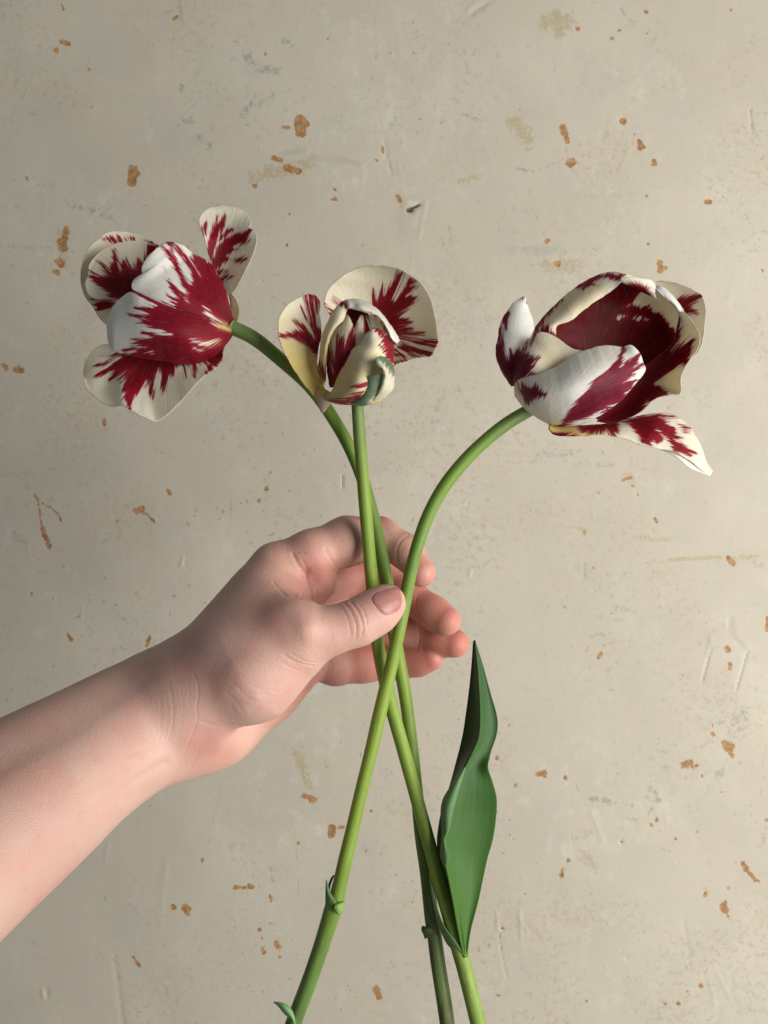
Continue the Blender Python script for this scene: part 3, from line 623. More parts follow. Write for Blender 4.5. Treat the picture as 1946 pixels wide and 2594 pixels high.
# translucent foot of the left petal hanging past the stem
petal(tB, TB, L=[(440,1200),(425,1300),(450,1380),(485,1460)], R=[(560,1270),(590,1330),(560,1390),(500,1468)], nL=(6, 8, 8, 7), nR=(10, 10, 9, 7), bul=(1, 2, 1, 0), dn=3, flames=[], mat=M_foot, yel=(.9, .2, -.2), nu=24, nv=30)

# the long leaf: a folded blade
TL = (1020, 1580, 2.513)
leaf = leafpatch(tB, TL, [(392,2128),(362,2000),(325,1800),(285,1600),(262,1480),(265,1380),(300,1180),(345,1020),(392,920),(450,805),(485,715),(492,560),(485,380),(474,240),(458,106)],
          [(408,2128),(432,1960),(482,1770),(540,1500),(582,1340),(600,1120),(575,1010),(545,915),(562,820),(600,705),(605,610),(565,460),(515,280),(488,190),(462,104)],
          nL=(5, 10, 12, 12, 10, 8, 6, 4), nR=(4, 2, 0, 2, 6, 2, 0, 4), bul=(-1, -3, -3.5, -3, -1, -2, -2, 0), tone=(0.042, 0.125, 0.008), tone2=(0.020, 0.068, 0.020), bumps=[(550,910,50,3)])
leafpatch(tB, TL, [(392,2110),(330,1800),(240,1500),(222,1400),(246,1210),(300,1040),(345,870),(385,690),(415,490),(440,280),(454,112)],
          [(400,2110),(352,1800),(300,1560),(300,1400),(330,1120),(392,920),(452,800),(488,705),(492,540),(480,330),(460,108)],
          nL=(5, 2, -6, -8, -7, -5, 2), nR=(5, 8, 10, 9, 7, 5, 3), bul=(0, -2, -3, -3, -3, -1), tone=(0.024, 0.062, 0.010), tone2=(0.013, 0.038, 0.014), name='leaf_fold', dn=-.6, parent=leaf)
leafpatch(tB, TL, [(268,1545),(245,1480),(255,1330),(246,1210),(256,1130),(300,1048),(345,975),(396,915)], [(285,1530),(292,1480),(268,1360),(285,1340),(320,1190),(350,1080),(375,1000),(400,912)],
          nL=(11, 12, 13, 14, 13, 12, 9), nR=(13, 15, 16, 16, 15, 13, 10), bul=(1, 1.5, 2, 1), tone=(0.08, 0.16, 0.045), tone2=(0.10, 0.20, 0.09), name='leaf_curl', nu=20, nv=50, dn=1, parent=leaf)
# sheath of a second, torn leaf on the same stem
TS = (680, 2100, 2.765)
leafpatch(tB, TS, [(1335,880),(1250,800),(1200,680),(1165,560),(1140,420),(1128,300)], [(1390,900),(1300,770),(1240,690),(1190,570),(1152,430),(1132,300)], nL=(2, 1, 0, 0, 0), nR=(5, 6, 4, 2, 0), bul=(1, 1, 1, 0), tone=(0.12, 0.20, 0.075), tone2=(0.20, 0.30, 0.14), name='sheath', nu=14, nv=40, thick=.5)

# ---- tulip C: cup-shaped flower on an arching stem in front
tC = tulip_root('tulip', 700, 2700, 8, 'cup-shaped tulip, dark red inside, on an arching stem crossing in front of the others')
TC = (1220, 660, 2.6758)
tube(tC, [(1372,1022,2,17),(1335,1042,3,17.5),(1285,1072,4,17.5),(1225,1120,5,17.5),(1170,1175,5.5,17.5),(1120,1240,6,17.5),(1083,1310,6,17.5),(1058,1380,6,17.5),(1040,1450,6,17.5),(1026,1520,6,17.5),(1010,1600,6.5,17.5),(990,1690,7,17.5),(968,1780,7,18),(943,1890,7,18),(916,2000,7,18),
          (893,2100,7,18.5),(872,2190,8,19),(858,2250,8,19.5),(850,2285,8,22.5),(843,2305,8,24),(832,2340,8,22.5),(806,2420,8,21),(778,2500,8,21),(744,2590,8,22),(705,2700,8,22)],
     [GP, GM, GM, GM, GY, GY, (0.195,0.29,0.033), GM, (0.095,0.18,0.04), (0.09,0.195,0.06)], (0,0,0,0,0,0,.1,.3,.45,.3), seed=9)
leafpatch(tC, TS, [(400,560),(402,470),(404,400),(405,355)], [(500,560),(470,505),(430,440),(408,356)], nL=(10, 12, 13, 13), nR=(13, 14, 13, 13), bul=(1, 1, 0), tone=(0.10, 0.20, 0.06), tone2=(0.06, 0.13, 0.05), name='sheath', nu=14, nv=24, thick=.5)
leafpatch(tC, TS, [(405,480),(420,400),(440,345),(460,322)], [(425,480),(432,400),(450,350),(463,325)], nL=(5, 5, 5), nR=(5, 5, 5), bul=(0, 1, 0), tone=(0.07, 0.13, 0.04), tone2=(0.07, 0.15, 0.05), name='sheath', nu=8, nv=20, thick=.5)
leafpatch(tC, TS, [(455,560),(490,600),(515,580),(530,545),(533,515)], [(470,530),(500,520),(520,515),(530,512),(535,508)], nL=(14, 14, 12, 10), nR=(14, 14, 12, 10), bul=(1, 1, 0), tone=(0.20, 0.32, 0.08), name='sheath', nu=10, nv=20, thick=.5)
leafpatch(tC, TS, [(195,1400),(165,1340),(110,1290),(70,1240),(38,1214)], [(165,1420),(185,1360),(162,1270),(110,1225),(40,1212)], nL=(13, 14, 14, 12), nR=(14, 15, 14, 12), bul=(1, 2, 2, 0), tone=(0.17, 0.33, 0.10), tone2=(0.20, 0.38, 0.16), name='leaf_stub', nu=16, nv=30, thick=.6)
leafpatch(tA, TS, [(1098,770),(1086,735),(1074,705),(1077,683)], [(1190,725),(1180,708),(1150,695),(1080,682)], nL=(-6, -5, -5), nR=(-4, -3, -4), bul=(2.2, 2.2, .5), tone=(0.07, 0.085, 0.04), name='sheath', nu=12, nv=16, thick=.5)

petal(tC, TC, L=[(360,880),(500,800),(420,560),(372,480),(430,372),(520,282),(640,182),(760,112),(880,78),(975,92)], R=[(800,1080),(1120,900),(1300,640),(1345,470),(1340,340),(1240,225),(1170,180),(1110,175),(1050,150),(990,100)],
      nL=(0, -14, -16, -16, -16, -10), nR=(0, -18, -22, -20, -16, -10), bul=(0, -18, -24, -22, -12, 0), dn=-4,
      flames=[[(300,300),(940,60),(945,130),(1120,172),(1060,220),(970,320),(1050,305),(1130,320),(1230,370),(1300,470),(1330,560),(1300,700),(1150,1100),(300,1100)]], holes=[[(915,385),(975,368),(985,380),(930,395)],[(1050,395),(1080,380),(1140,400),(1080,412)]], mat=M_deep, yel=(.3, .1, .15, .2), nu=90, nv=100, fan=(700, 900))
petal(tC, TC, L=[(330,800),(350,640),(358,470),(430,370),(520,280),(640,180),(760,110),(880,77),(955,92)], R=[(480,700),(500,560),(505,500),(512,442),(600,410),(700,330),(790,265),(870,215),(945,145)], nL=(-5, -16, -18, -17, -14, -8), nR=(0, -8, -8, -8, -6, -4), bul=(0, 3, 4, 4, 3, 0), dn=-2,
      flames=[[(355,500),(440,440),(510,510),(500,640),(330,640)],[(640,185),(720,140),(800,100),(850,88),(955,105),(940,128),(830,118),(740,145),(690,180)],[(680,190),(740,150),(785,165),(770,178),(735,165),(690,190)],[(345,480),(420,370),(530,265),(550,270),(440,390),(380,480)]], mat=M_out, yel=(.4, .35, .35, .35, .2), grow=-1)
petal(tC, TC, L=[(1000,170),(960,150),(945,140),(950,112),(985,95)], R=[(1190,260),(1175,210),(1180,178),(1160,140),(1100,112)], nL=(-14, -8, -5, -4), nR=(-14, -10, -8, -8), bul=(0, 2, 2, 0), flames=[[(1000,155),(1060,160),(1120,178),(1160,260),(980,260)]], mat=M_in, nu=30, nv=30)
petal(tC, TC, L=[(1270,640),(1290,440),(1240,260),(1185,145),(1240,138)], R=[(1200,800),(1350,720),(1440,650),(1490,580),(1512,450),(1520,320),(1495,240),(1420,190),(1330,155)], nL=(-40, -42, -40, -30, -24), nR=(-24, -24, -22, -20, -20), bul=(0, -2, -4, -3, 0), dn=-6,
      flames=[[(1310,275),(1400,243),(1500,226),(1494,250),(1400,310),(1458,350),(1392,362),(1340,330)]], mat=M_in, yel=(0, 0, 0), grow=.5, fan=(1200, 400))
petal(tC, TC, L=[(780,1090),(900,960),(1060,760),(1180,660),(1290,560),(1325,450),(1345,350),(1370,345)], R=[(900,1110),(1020,1060),(1110,1000),(1190,930),(1270,912),(1345,905),(1352,800),(1392,700),(1462,605),(1482,515),(1440,430),(1390,365)], nL=(0, -8, -14, -14, -12, -8), nR=(4, 4, 4, 4, 2, -4), bul=(0, -6, -8, -7, -4, 0),
      flames=[[(760,1110),(900,920),(1060,720),(1180,600),(1290,480),(1340,420),(1330,540),(1290,610),(1430,515),(1452,530),(1412,620),(1392,690),(1340,712),(1230,780),(1160,830),(1235,870),(1268,915),(1120,960),(1090,1020),(960,1110)],[(950,1000),(1020,740),(1140,560),(1270,440),(1335,330),(1352,400),(1330,540),(1220,680)]], holes=[], mat=M_in, yel=(.2, .2, .25, .25, .1), grow=-.5, bumps=[(1420,560,60,3)], fan=(860, 1080))
petal(tC, TC, L=[(1190,200),(1240,250),(1320,330),(1345,400),(1345,460)], R=[(1165,178),(1210,170),(1290,230),(1360,320),(1385,360)], nL=(-10, -10, -10, -8), nR=(-16, -15, -13, -8), bul=(0, 3, 3, 1), dn=-1, flames=[], mat=M_out, nu=24, nv=40)
petal(tC, TC, L=[(205,855),(150,775),(110,690),(96,610),(110,535),(130,420),(170,350),(222,282),(285,243)], R=[(245,830),(300,700),(340,560),(356,490),(352,420),(315,310),(302,250)], nL=(0, 4, 2, -4, -6, -6), nR=(4, 4, 0, -4, -6, -6), bul=(0, 4, 6, 5, 3, 0), dn=2,
      flames=[[(90,560),(165,345),(185,360),(175,420),(140,540),(165,640),(180,670),(200,610),(215,640),(270,600),(360,480),(370,520),(300,700),(240,860),(180,850),(90,650)],[(270,250),(300,240),(306,290),(280,272)]], holes=[[(118,560),(150,430),(160,430),(132,560)]], mat=M_outC, yel=(.2, 0, 0, 0, .2), grow=-1)
petal(tC, TC, L=[(215,850),(225,740),(270,620),(340,520),(375,488),(440,490),(505,520),(560,560),(600,598)], R=[(235,860),(250,820),(360,790),(450,760),(530,720),(600,690),(650,660),(690,625),(690,612)], nL=(4, 8, 10, 6, 6, 8), nR=(8, 16, 18, 16, 14, 12), bul=(0, 5, 7, 6, 3, 0), dn=3,
      flames=[[(190,860),(195,690),(205,610),(225,640),(330,540),(372,480),(340,540),(292,625),(335,645),(310,665),(398,660),(340,705),(382,712),(345,740),(362,770),(250,810),(235,880)]], mat=M_outC, yel=(.2, .2, .3, .35, .2), grow=-1, nu=60, nv=70)
petal(tC, TC, L=[(222,850),(245,812),(370,772),(520,712),(620,642),(720,602),(850,574),(950,586),(1010,572),(1055,605)], R=[(225,915),(290,1000),(370,1060),(445,1102),(540,1127),(690,1105),(830,1032),(960,932),(1050,825),(1112,742),(1095,690),(1080,640)], nL=(6, 18, 20, 18, 14, 12), nR=(4, 6, 10, 16, 18, 14), bul=(0, 14, 18, 16, 10, 1), dn=6,
      flames=[[(520,1130),(600,1020),(700,880),(790,800),(860,750),(925,660),(962,585),(972,600),(935,725),(1000,690),(1065,642),(1062,690),(1000,745),(1085,705),(1040,770),(955,830),(1040,800),(1060,810),(960,930),(860,1010),(800,1040),(900,950),(760,1040),(640,1090)],[(228,815),(262,870),(290,825),(320,870),(362,842),(440,912),(380,930),(310,975),(262,905)]], mat=M_outC, yel=(.2, .12, .1, .15, .1), grow=-.5, bumps=[(520,980,100,-1.5)], ruf=.3, fan=(330, 1130))
petal(tC, TC, L=[(455,1112),(560,1125),(720,1115),(900,1100),(1000,1072),(1150,1038),(1280,1040),(1342,1066),(1420,1140),(1480,1240),(1530,1370),(1568,1428)], R=[(455,1140),(482,1176),(560,1190),(690,1190),(800,1180),(950,1202),(1080,1250),(1200,1275),(1310,1300),(1400,1350),(1480,1412),(1545,1462)], nL=(8, 6, 4, 2, 2, 4, 8), nR=(14, 20, 20, 18, 16, 14, 10), bul=(3, 4, 2, 0, 2, 3, 0), dn=3,
      flames=[[(640,1120),(830,1095),(930,1080),(938,1160),(890,1192),(850,1150),(800,1172),(680,1165)],[(950,1100),(1050,1055),(1200,1030),(1350,1062),(1200,1068),(1290,1120),(1310,1180),(1350,1217),(1300,1212),(1445,1322),(1412,1334),(1308,1290),(1270,1210),(1190,1150),(1232,1200),(1190,1242),(1160,1210),(1150,1254),(1080,1242),(1060,1180),(1000,1110)],[(1330,1110),(1420,1138),(1380,1142)],[(455,1150),(500,1195),(690,1195),(600,1180),(500,1170)]], mat=M_in, yel=(1.3, 1.1, .3, 0, -.2, -.2, -.1), grow=-.5, bumps=[(1150,1120,110,3)], fan=(820, 1090))
petal(tC, TC, L=[(1000,1180),(1150,1200),(1290,1240),(1400,1330),(1500,1420)], R=[(1050,1230),(1200,1275),(1320,1335),(1400,1400),(1480,1440),(1545,1460)], nL=(10, 12, 13, 10), nR=(12, 16, 18, 14), bul=(0, 1, 1, 0), flames=[], mat=M_out, nu=24, nv=40)

# ------------------------------------------------------------------ the hand and forearm: one continuous surface
def S(px, py, n, r):
    p = W(px, py, n); return (p[0], p[1], p[2], r * (D - n / 1000) / F)
def cone(P, a, b):
    a = np.asarray(a); b = np.asarray(b)
    ba = b[:3] - a[:3]; pa = P - a[:3]
    t = np.clip((pa @ ba) / (ba @ ba + 1e-12), 0, 1)
    return np.linalg.norm(pa - t[:, None] * ba, axis=1) - (a[3] + (b[3] - a[3]) * t)
def smin(a, b, k):
    h = np.clip(.5 + .5 * (b - a) / k, 0, 1)
    return b + (a - b) * h - k * h * (1 - h)
def chain(P, pts, k):
    d = None
    for a, b in zip(pts[:-1], pts[1:]):
        e = cone(P, a, b); d = e if d is None else smin(d, e, k)
    return d
INDEX = [S(700,1440,-8,62), S(790,1405,-9,60), S(880,1371,-14,60), S(962,1362,-20,49), S(1030,1398,-15,41), S(1067,1450,-8,37)]
MIDDLE = [S(735,1500,-28,58), S(840,1466,-40,54), S(935,1452,-52,53), S(1035,1510,-36,43), S(1098,1553,-26,40), S(1130,1573,-21,38)]
RING = [S(745,1575,-38,56), S(850,1560,-46,52), S(925,1588,-50,48), S(1045,1603,-44,41), S(1115,1622,-37,38), S(1152,1630,-33,36)]
PINKY = [S(760,1660,-36,54), S(850,1685,-42,48), S(920,1681,-44,45), S(1010,1682,-42,36), S(1060,1676,-39,34), S(1092,1668,-36,31)]
THUMB = [S(640,1708,22,97), S(772,1610,23,70), S(838,1598,22,55), S(905,1577,20,54), S(955,1548,17,51), S(982,1527,14.5,46)]
THENAR = [(S(640,1708,22,97), S(505,1790,14,96)), (S(745,1655,18,70), S(655,1735,19,84))]
PALM = [(S(700,1440,-8,62), S(478,1730,0,100)), (S(735,1500,-28,58), S(470,1770,-8,108)), (S(745,1575,-38,56), S(480,1800,-14,104)), (S(752,1660,-34,62), S(500,1840,-14,92)),
        (S(742,1700,-30,62), S(520,1862,-10,78)), (S(797,1474,-11,57), S(730,1530,-8,62)), (S(690,1760,-24,58), S(560,1850,-8,72)), (S(560,1850,-8,72), S(470,1880,-2,62)),
        (S(655,1622,12,94), S(505,1740,8,106)), (S(690,1500,2,56), S(728,1586,20,68)), (S(668,1520,-1,76), S(590,1650,9,97))]
ST = [(478,1745,106,2), (380,1812,134,8), (234,1902,151,28), (115,1986,177,50), (-115,2150,214,84), (-330,2296,258,112)]
ST = catmull(ST, 14)
LOW = [S(x + .15 * r, y + .19 * r, n + 3, .77 * r) for x, y, r, n in ST]      # palm side of the forearm
UPP = [S(x - .16 * r, y - .20 * r, n - 11, .74 * r) for x, y, r, n in ST]     # back of the forearm, turned away
ARM = list(zip(LOW[:-1], LOW[1:])) + list(zip(UPP[:-1], UPP[1:])) + [(S(465,1830,-2,96), S(395,1850,2,104)), (S(395,1850,2,104), S(240,1930,24,128))]
def hand_sdf(P):
    px, py = project(P)
    far = np.clip((px - 790) / 110, 0, 1)
    palm = None
    for a, b in PALM:
        e = cone(P, a, b); palm = e if palm is None else smin(palm, e, .010)
    arm = None
    for a, b in ARM:
        e = cone(P, a, b); arm = e if arm is None else smin(arm, e, .012)
    palm = smin(palm, arm, .016)
    fing = None
    for c in (INDEX, MIDDLE, RING, PINKY):
        e = chain(P, c, .0045); fing = e if fing is None else smin(fing, e, .0016)
    d = smin(palm, fing, .0045 * (1 - far) + .002 * far)
    th = chain(P, THUMB, .006)
    for a, b in THENAR: th = smin(th, cone(P, a, b), .009)
    ss = lambda x: np.clip(x, 0, 1) ** 2 * (3 - 2 * np.clip(x, 0, 1))
    kk = .0030 + .0085 * ss((1730 - py) / 170) + .010 * ss((680 - px) / 240)
    d = smin(d, th, kk * (1 - far) + .0012 * far)
    return d

def surface_nets(fn, lo, hi, h, B=8):
    lo = np.asarray(lo); n = np.ceil((np.asarray(hi) - lo) / h / B).astype(int) * B
    cb = [(np.arange(m // B) * B + (B - 1) / 2) * h + l for m, l in zip(n, lo)]
    CX = np.stack(np.meshgrid(*cb, indexing='ij'), -1).reshape(-1, 3)
    dc = fn(CX); nb = n // B
    Fd = np.repeat(np.repeat(np.repeat(dc.reshape(nb), B, 0), B, 1), B, 2).astype(np.float32)
    act = np.where(np.abs(dc) < h * B * 1.25)[0]
    off = np.stack(np.meshgrid(*[np.arange(B)] * 3, indexing='ij'), -1).reshape(-1, 3)
    bi = np.stack(np.unravel_index(act, nb), -1) * B
    for s in range(0, len(act), 400):
        I = (bi[s:s + 400, None] + off[None]).reshape(-1, 3)
        Fd[I[:, 0], I[:, 1], I[:, 2]] = fn(lo + I * h)
    neg = Fd < 0
    cnt = np.zeros(tuple(n - 1), np.int8)
    for dx in (0, 1):
        for dy in (0, 1):
            for dz in (0, 1):
                cnt += neg[dx:n[0] - 1 + dx, dy:n[1] - 1 + dy, dz:n[2] - 1 + dz]
    ci = np.stack(np.where((cnt > 0) & (cnt < 8)), -1)
    idx = np.full(tuple(n - 1), -1, np.int32); idx[ci[:, 0], ci[:, 1], ci[:, 2]] = np.arange(len(ci))
    acc = np.zeros((len(ci), 3)); wt = np.zeros(len(ci))
    cs = [(a, b, c) for a in (0, 1) for b in (0, 1) for c in (0, 1)]
    val = {c: Fd[ci[:, 0] + c[0], ci[:, 1] + c[1], ci[:, 2] + c[2]] for c in cs}
    for c in cs:
        for ax in range(3):
            if c[ax]: continue
            e = list(c); e[ax] = 1; e = tuple(e)
            a, b = val[c], val[e]; m = (a < 0) != (b < 0)
            t = np.where(m, a / np.where(m, a - b, 1), 0)
            p = np.repeat(np.array(c, float)[None], len(ci), 0); p[:, ax] += t
            acc[m] += p[m]; wt[m] += 1
    V = lo + (ci + acc / wt[:, None]) * h
    faces = []
    for ax in range(3):
        u, v = (ax + 1) % 3, (ax + 2) % 3
        a = neg; sl0 = [slice(None)] * 3; sl1 = [slice(None)] * 3
        sl0[ax] = slice(0, -1); sl1[ax] = slice(1, None)
        x = a[tuple(sl0)] != a[tuple(sl1)]
        e = np.stack(np.where(x), -1)
        e = e[(e[:, u] > 0) & (e[:, v] > 0) & (e[:, u] < n[u] - 1) & (e[:, v] < n[v] - 1)]
        s = neg[e[:, 0], e[:, 1], e[:, 2]]
        q = []
        for du, dv in ((-1, -1), (0, -1), (0, 0), (-1, 0)):
            o = e.copy(); o[:, u] += du; o[:, v] += dv
            q.append(idx[o[:, 0], o[:, 1], o[:, 2]])
        q = np.stack(q, -1); q[~s] = q[~s][:, ::-1]
        faces.append(q)
    Fc = np.vstack(faces); Fc = Fc[(Fc >= 0).all(1)]
    return V, Fc

def vnormals(V, Fc):
    nrm = np.cross(V[Fc[:, 2]] - V[Fc[:, 0]], V[Fc[:, 3]] - V[Fc[:, 1]])
    out = np.zeros_like(V)
    for k in range(4):
        for c in range(3): out[:, c] += np.bincount(Fc[:, k], nrm[:, c], len(V))
    return out / (np.linalg.norm(out, axis=1, keepdims=True) + 1e-12)

def skin_material():
    k = N('skin')
    c = k.attr('tone', True); P = k.coord()
    blot = k.noise(P, 55, 4, .6); fine = k.noise(P, 900, 3, .6); cell = k.voro(P, 1300)
    c = k.mix(k.math('MULTIPLY', k.ramp(blot, .42, .70), .42), c, (0.54, 0.24, 0.19))
    c = k.mix(k.math('MULTIPLY', k.ramp(k.noise(P, 30, 3, .5), .5, .75), .22), c, (0.60, 0.47, 0.35))
    stret = k.noise(k.vmul(P, (1700, 500, 900)), 1, 3, .6)
    h = k.math('ADD', k.math('MULTIPLY', fine, .7), k.math('ADD', k.math('MULTIPLY', cell, .5), k.math('MULTIPLY', stret, .45)))
    b = k.bsdf(Base_Color=c, Roughness=k.ramp(fine, .3, .7, .44, .60), Normal=k.bump(h, .27, .0006))
    b.inputs['Subsurface Weight'].default_value = .35
    b.inputs['Subsurface Radius'].default_value = (1.0, .36, .2); b.inputs['Subsurface Scale'].default_value = .0035
    b.inputs['Specular IOR Level'].default_value = .42
    return k.surf(b.outputs[0])

def build_hand():
    allp = np.array([p for c in (INDEX, MIDDLE, RING, PINKY, THUMB) for p in c] + [p for ab in PALM + ARM for p in ab])
    lo = (allp[:, :3] - allp[:, 3:]).min(0) - .006; hi = (allp[:, :3] + allp[:, 3:]).max(0) + .006
    V, Fc = surface_nets(hand_sdf, lo, hi, .00085)
    # finer mesh on the hand itself, where creases are cut
    fx_, fy_ = project(V); n0 = vnormals(V, Fc); vw = np.array([0, -D, H]) - V
    fac = (n0 * vw).sum(1) > -.02
    sel = ((fx_ > 395) & fac)[Fc].all(1)
    Q = Fc[sel]; E = np.sort(np.concatenate([Q[:, [0, 1]], Q[:, [1, 2]], Q[:, [2, 3]], Q[:, [3, 0]]]), 1)
    key, inv = np.unique(E[:, 0].astype(np.int64) * len(V) + E[:, 1], return_inverse=True)
    e0 = (key // len(V)).astype(int); e1 = (key % len(V)).astype(int)
    b0 = len(V); V = np.vstack([V, (V[e0] + V[e1]) / 2]); c0 = len(V); V = np.vstack([V, V[Q].mean(1)])
    m = (inv.reshape(4, -1) + b0); cc = c0 + np.arange(len(Q))
    new = np.concatenate([np.stack([Q[:, i], m[i], cc, m[(i + 3) % 4]], -1) for i in range(4)])
    Fc = np.vstack([Fc[~sel], new])
    nr = vnormals(V, Fc)
    for s0 in range(b0, len(V), 60000):
        sl = slice(s0, min(s0 + 60000, len(V)))
        V[sl] -= nr[sl] * hand_sdf(V[sl])[:, None]
    nr = vnormals(V, Fc)
    px, py = project(V); near = -V[:, 1] * 1000
    view = np.array([0, -D, H]) - V; view /= np.linalg.norm(view, axis=1, keepdims=True)
    front = np.clip((nr * view).sum(1) * 3, 0, 1)
    disp = np.zeros(len(V))
    def groove(tr, pts, r, depth, nmin=-99, nmax=999, lip=.35):
        ox, oy, k = tr
        q = catmull([(ox + x / k, oy + y / k) for x, y in pts], 30); r = r * .78
        x0, x1, y0, y1 = q[:, 0].min() - 5 * r, q[:, 0].max() + 5 * r, q[:, 1].min() - 5 * r, q[:, 1].max() + 5 * r
        m = np.where((px > x0) & (px < x1) & (py > y0) & (py < y1) & (near > nmin) & (near < nmax))[0]
        d = seg_d(px[m], py[m], [tuple(p) for p in q])
        disp[m] += .42 * front[m] * depth * (-np.exp(-(d / r) ** 2) + .28 * lip * np.exp(-((d - 2.0 * r) / (1.3 * r)) ** 2))
    T4 = (400, 1280, 1.975); T8 = (0, 1600, 2.765); T7 = (400, 1600, 4.608); TH = (640, 1300, 4.608)
    # thumb knuckle folds
    groove(TH, [(1075,1050),(1130,1120),(1190,1240),(1215,1360),(1205,1450)], 3.6, .55, 5)
    groove(TH, [(1150,1040),(1215,1120),(1265,1230),(1290,1340),(1275,1420)], 3.6, .60, 5)
    groove(TH, [(1040,1090),(1090,1190),(1130,1310),(1145,1440)], 3.2, .35, 5)
    groove(TH, [(1240,1060),(1300,1150),(1330,1240),(1330,1310)], 3.2, .35, 5)
    groove(TH, [(985,1060),(1010,1090),(1040,1160)], 3, .18, 5)
    # folds below the thumb's root
    groove(TH, [(380,1660),(480,1720),(600,1765),(700,1780)], 4, .5, 0); groove(TH, [(450,1640),(540,1690),(640,1735),(740,1745)], 3.5, .4, 0)
    groove(TH, [(330,1730),(420,1790),(540,1840)], 3.5, .25, 0)
    groove(T7, [(870,600),(1000,690),(1130,730),(1280,720)], 5, 0.25, lip=.3); groove(T7, [(800,720),(900,800),(960,880),(1010,960)], 6, 0.23, lip=.3); groove(T7, [(1000,560),(1120,640),(1250,680),(1380,690)], 5, 0.15, lip=.3)
    groove(T7, [(940,680),(1060,770),(1180,830),(1300,840)], 5, 0.23, lip=.3); groove(T7, [(860,860),(900,950),(1000,990)], 5, 0.17, lip=.3)
    groove(T7, [(500,1040),(620,1085),(740,1100),(860,1080)], 6, 0.35, lip=.3); groove(T7, [(520,1150),(640,1140),(760,1130)], 5, 0.17, lip=.3)
    groove(T7, [(1440,260),(1540,340),(1650,400)], 4, 0.17, lip=.3)
    # wrist lines
    groove(T7, [(420,500),(460,600),(470,760),(450,900),(465,1000),(430,1120),(370,1280),(300,1450),(230,1560)], 3.2, 0.30, lip=.1)
    groove(T7, [(130,600),(160,760),(180,940),(165,1100),(120,1260)], 3.2, 0.21, lip=.1); groove(T7, [(270,700),(290,900),(280,1080),(250,1280),(190,1480)], 3, 0.13, lip=.1); groove(T7, [(580,500),(600,640),(620,740)], 3, 0.12, lip=.1)
    groove(T7, [(20,700),(30,900),(20,1100)], 3, 0.13, lip=.1); groove(T7, [(490,1330),(440,1470),(380,1590)], 4, 0.21, lip=.1); groove(T7, [(340,560),(360,700),(350,860)], 2.6, 0.12, lip=.1)
    for q in range(16):
        x = 560 + q * 42; groove(T8, [(x + 60, 420 + 6 * q), (x + 70, 560), (x + 50, 760), (x + 10, 940)], 2.4, .07 + .05 * random.random(), lip=.2)
    # tendon beside the wrist and forearm hollows
    groove(T8, [(560,1320),(700,1210),(850,1110),(1000,1010),(1150,920)], 13, 1.2, lip=.6); groove(T8, [(900,860),(1020,830),(1120,800)], 9, .35)
    # palm folds
    groove(TH, [(470,480),(520,580),(600,700),(650,860),(680,1000)], 6, 1.0, -60, 30, lip=.2); groove(TH, [(590,560),(620,640),(640,740)], 5, .4, -60, 30)
    groove(TH, [(240,810),(320,900),(400,970),(560,990)], 4, .5, -60, 40); groove(TH, [(850,420),(900,520),(965,610)], 6, .5, -60, 30, lip=0); groove(TH, [(740,900),(750,1000)], 4, .4, -60, 30)
    # finger joint folds
    groove(T4, [(1250,150),(1215,180),(1195,230),(1200,290)], 3.5, .5, -60, 0); groove(T4, [(1105,80),(1110,150),(1130,230)], 3, .2, -60, 0); groove(T4, [(1305,600),(1310,660),(1295,730)], 3.2, .45, -60, 0)
    groove(T4, [(860,600),(850,760),(870,800)], 4, .3, -60, 0); groove(T4, [(1300,440),(1290,500),(1310,560)], 3, .25, -60, 0)
    # knuckle of the thumb's root stands out, hollow beside it
    def lump(x, y, r, a, nmin=-99): 
        m = near > nmin; disp[m] += a * np.exp(-(((px[m] - x) ** 2 + (py[m] - y) ** 2) / r ** 2)) * front[m]
    lump(783, 1592, 34, 1.6, 5);  lump(620, 1800, 26, .4); lump(650, 1770, 16, .3); lump(560, 1880, 30, .8)
    lump(820, 1455, 26, .8, -30); lump(800, 1500, 20, .7, -30); lump(775, 1450, 12, -1.2, -30); lump(340, 1990, 40, -.8)
    V = V + nr * (disp / 1000.0)[:, None]
    # tone: pale skin, redder palm, fingers and tips
    pale = np.array([0.60, 0.378, 0.308]); pink = np.array([0.60, 0.305, 0.245]); red = np.array([0.56, 0.205, 0.155]); deep = np.array([0.50, 0.165, 0.125])
    def blob(cx, cy, r, nmin=-99, nmax=999):
        return np.exp(-(((px - cx) ** 2 + (py - cy) ** 2) / r ** 2)) * np.clip((near - nmin) / 6, 0, 1) * np.clip((nmax - near) / 6, 0, 1)
    tone = pale[None] * (.86 + .14 * np.clip((px - 150) / 350, 0, 1))[:, None]  # forearm colour darkened to offset the strong light falling on it
    def paint(c, w):
        w = np.clip(w, 0, 1)[:, None]; tone[:] = tone * (1 - w) + c * w
    paint(pink, np.clip((px - 560) / 160, 0, 1) * (.65 - .40 * np.clip((near - 8) / 12, 0, 1)))
    paint(pink, .5 * blob(570, 1900, 90)); paint(red, .45 * blob(520, 1905, 50))
    paint(red, .75 * np.clip((px - 850) / 60, 0, 1) * np.clip((-8 - near) / 5, 0, 1))
    paint(red, .8 * blob(815, 1460, 60, -60, 14)); paint(red, .7 * blob(800, 1730, 80, -80, -2))
    for fp in ((1075,1460),(1145,1582),(1165,1632),(1100,1668)): paint(deep, .8 * blob(*fp, 50, -80, 2))
    paint(red, .40 * blob(985, 1525, 55, 5)); paint(red, .22 * blob(690, 1570, 55, 0)); paint(np.array([0.63, 0.42, 0.30]), .5 * blob(720, 1440, 40))
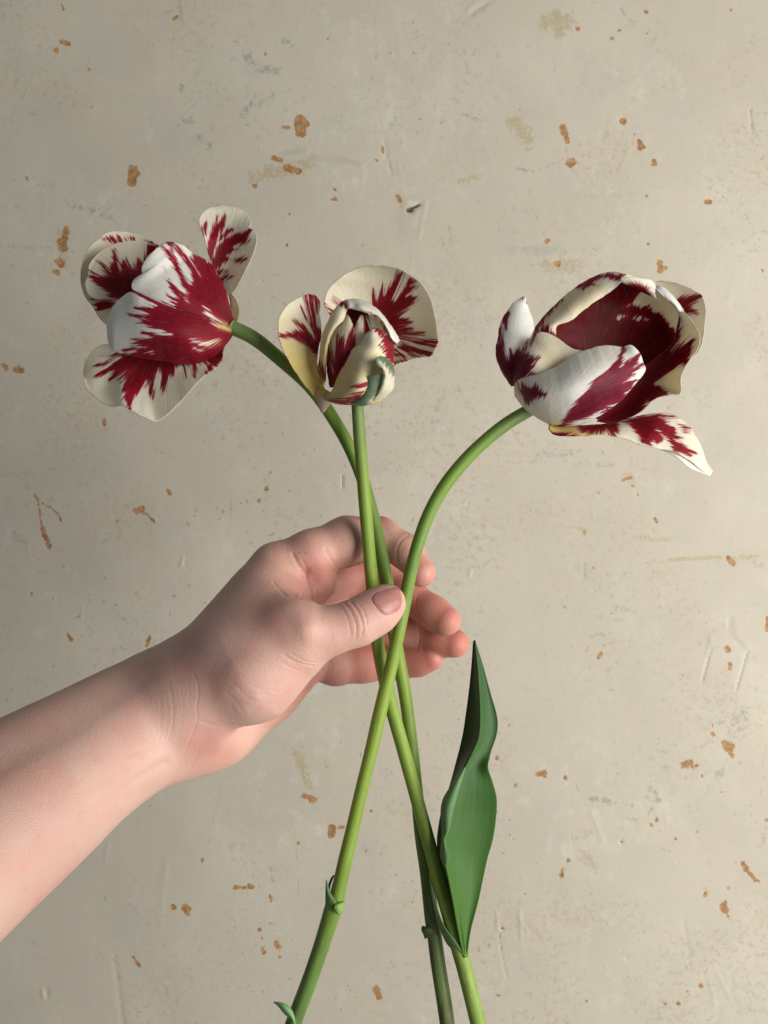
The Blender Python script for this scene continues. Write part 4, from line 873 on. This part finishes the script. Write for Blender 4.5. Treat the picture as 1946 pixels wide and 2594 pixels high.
    paint(np.array([0.66, 0.45, 0.34]), .6 * blob(1005, 1345, 30, -60, 0)); paint(np.array([0.62, 0.40, 0.31]), .5 * blob(1030, 1620, 36, -70, 0))
    # soil in the creases
    for x, y, r in ((775,1402,3.5),(757,1400,3),(725,1507,3.5),(752,1510,4.5),(769,1509,3),(822,1446,2.2),(868,1370,2.2),(1051,1629,3.0)):
        paint(np.array([0.16, 0.07, 0.05]), .6 * blob(x, y, r * .85, -70, 40))
    me = mesh_from('hand', V, Fc)
    attr(me, 'tone', tone)
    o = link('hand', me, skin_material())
    tag(o, 'bare left hand and forearm pinching three tulip stems between thumb and fingers', 'hand')
    # thumbnail, laid on the surface of the thumb tip
    k = N('nail'); P = k.coord(); uvw = k.attr('uvw', True)
    c = k.mix(k.ramp(k.noise(k.vmul(uvw, (9, 1.5, 1)), 1, 3, .6), .3, .7), (0.37, 0.150, 0.130), (0.44, 0.195, 0.17))
    c = k.mix(k.attr('rim'), c, (0.30, 0.16, 0.10))
    b = k.bsdf(Base_Color=c, Roughness=.36, Normal=k.bump(k.noise(k.vmul(uvw, (30, 2, 1)), 1, 2, .5), .15, .0004))
    b.inputs['Specular IOR Level'].default_value = .45
    b.inputs['Subsurface Weight'].default_value = .2; b.inputs['Subsurface Scale'].default_value = .0015
    nm = k.surf(b.outputs[0])
    T5 = (700, 1280, 3.19)
    Lc = catmull([(772,745),(800,705),(850,672),(905,650),(962,640),(985,655)], 50); Rc = catmull([(780,770),(805,820),(840,875),(885,908),(940,895),(985,868),(1003,835)], 50)
    # fan: rows from the root of the nail to its free edge
    nu, nv = 30, 50
    u = np.linspace(0, 1, nu); t = np.linspace(0, 1, nv)
    C = Lc[None] * (1 - u)[:, None, None] + Rc[None] * u[:, None, None]
    arc = (4 * u * (1 - u))[:, None] * np.clip((t - .5) / .5, 0, 1)[None] ** 2
    C[..., 0] += 20 * arc; C[..., 1] += 4 * arc
    C[..., 0] -= 10 * (4 * u * (1 - u))[:, None] * np.clip((.3 - t) / .3, 0, 1)[None]
    X = (700 + C[..., 0] / 3.19).ravel(); Y = (1280 + C[..., 1] / 3.19).ravel()
    n = np.full(X.shape, 40.0)
    for _ in range(60):
        dist = hand_sdf(W(X, Y, n)); n -= np.clip(dist, -.003, .003) * 1000 * .8
    U, T = np.meshgrid(u, t, indexing='ij')
    prof = .45 - .9 * (np.abs(2 * U - 1) ** 4) - .7 * np.clip((.18 - T) / .18, 0, 1) ** 2
    V2 = W(X, Y, n + prof.ravel())
    me2 = mesh_from('thumbnail', V2 - 0, grid_faces(nu, nv))
    attr(me2, 'uvw', np.stack([U, T, 0 * U], -1).reshape(-1, 3))
    attr(me2, 'rim', np.clip((T.ravel() - .93) / .05, 0, 1) * .6)
    nail = link('thumbnail', me2, nm, o)
    s = nail.modifiers.new('thickness', 'SOLIDIFY'); s.thickness = .0005; s.offset = -1
build_hand()
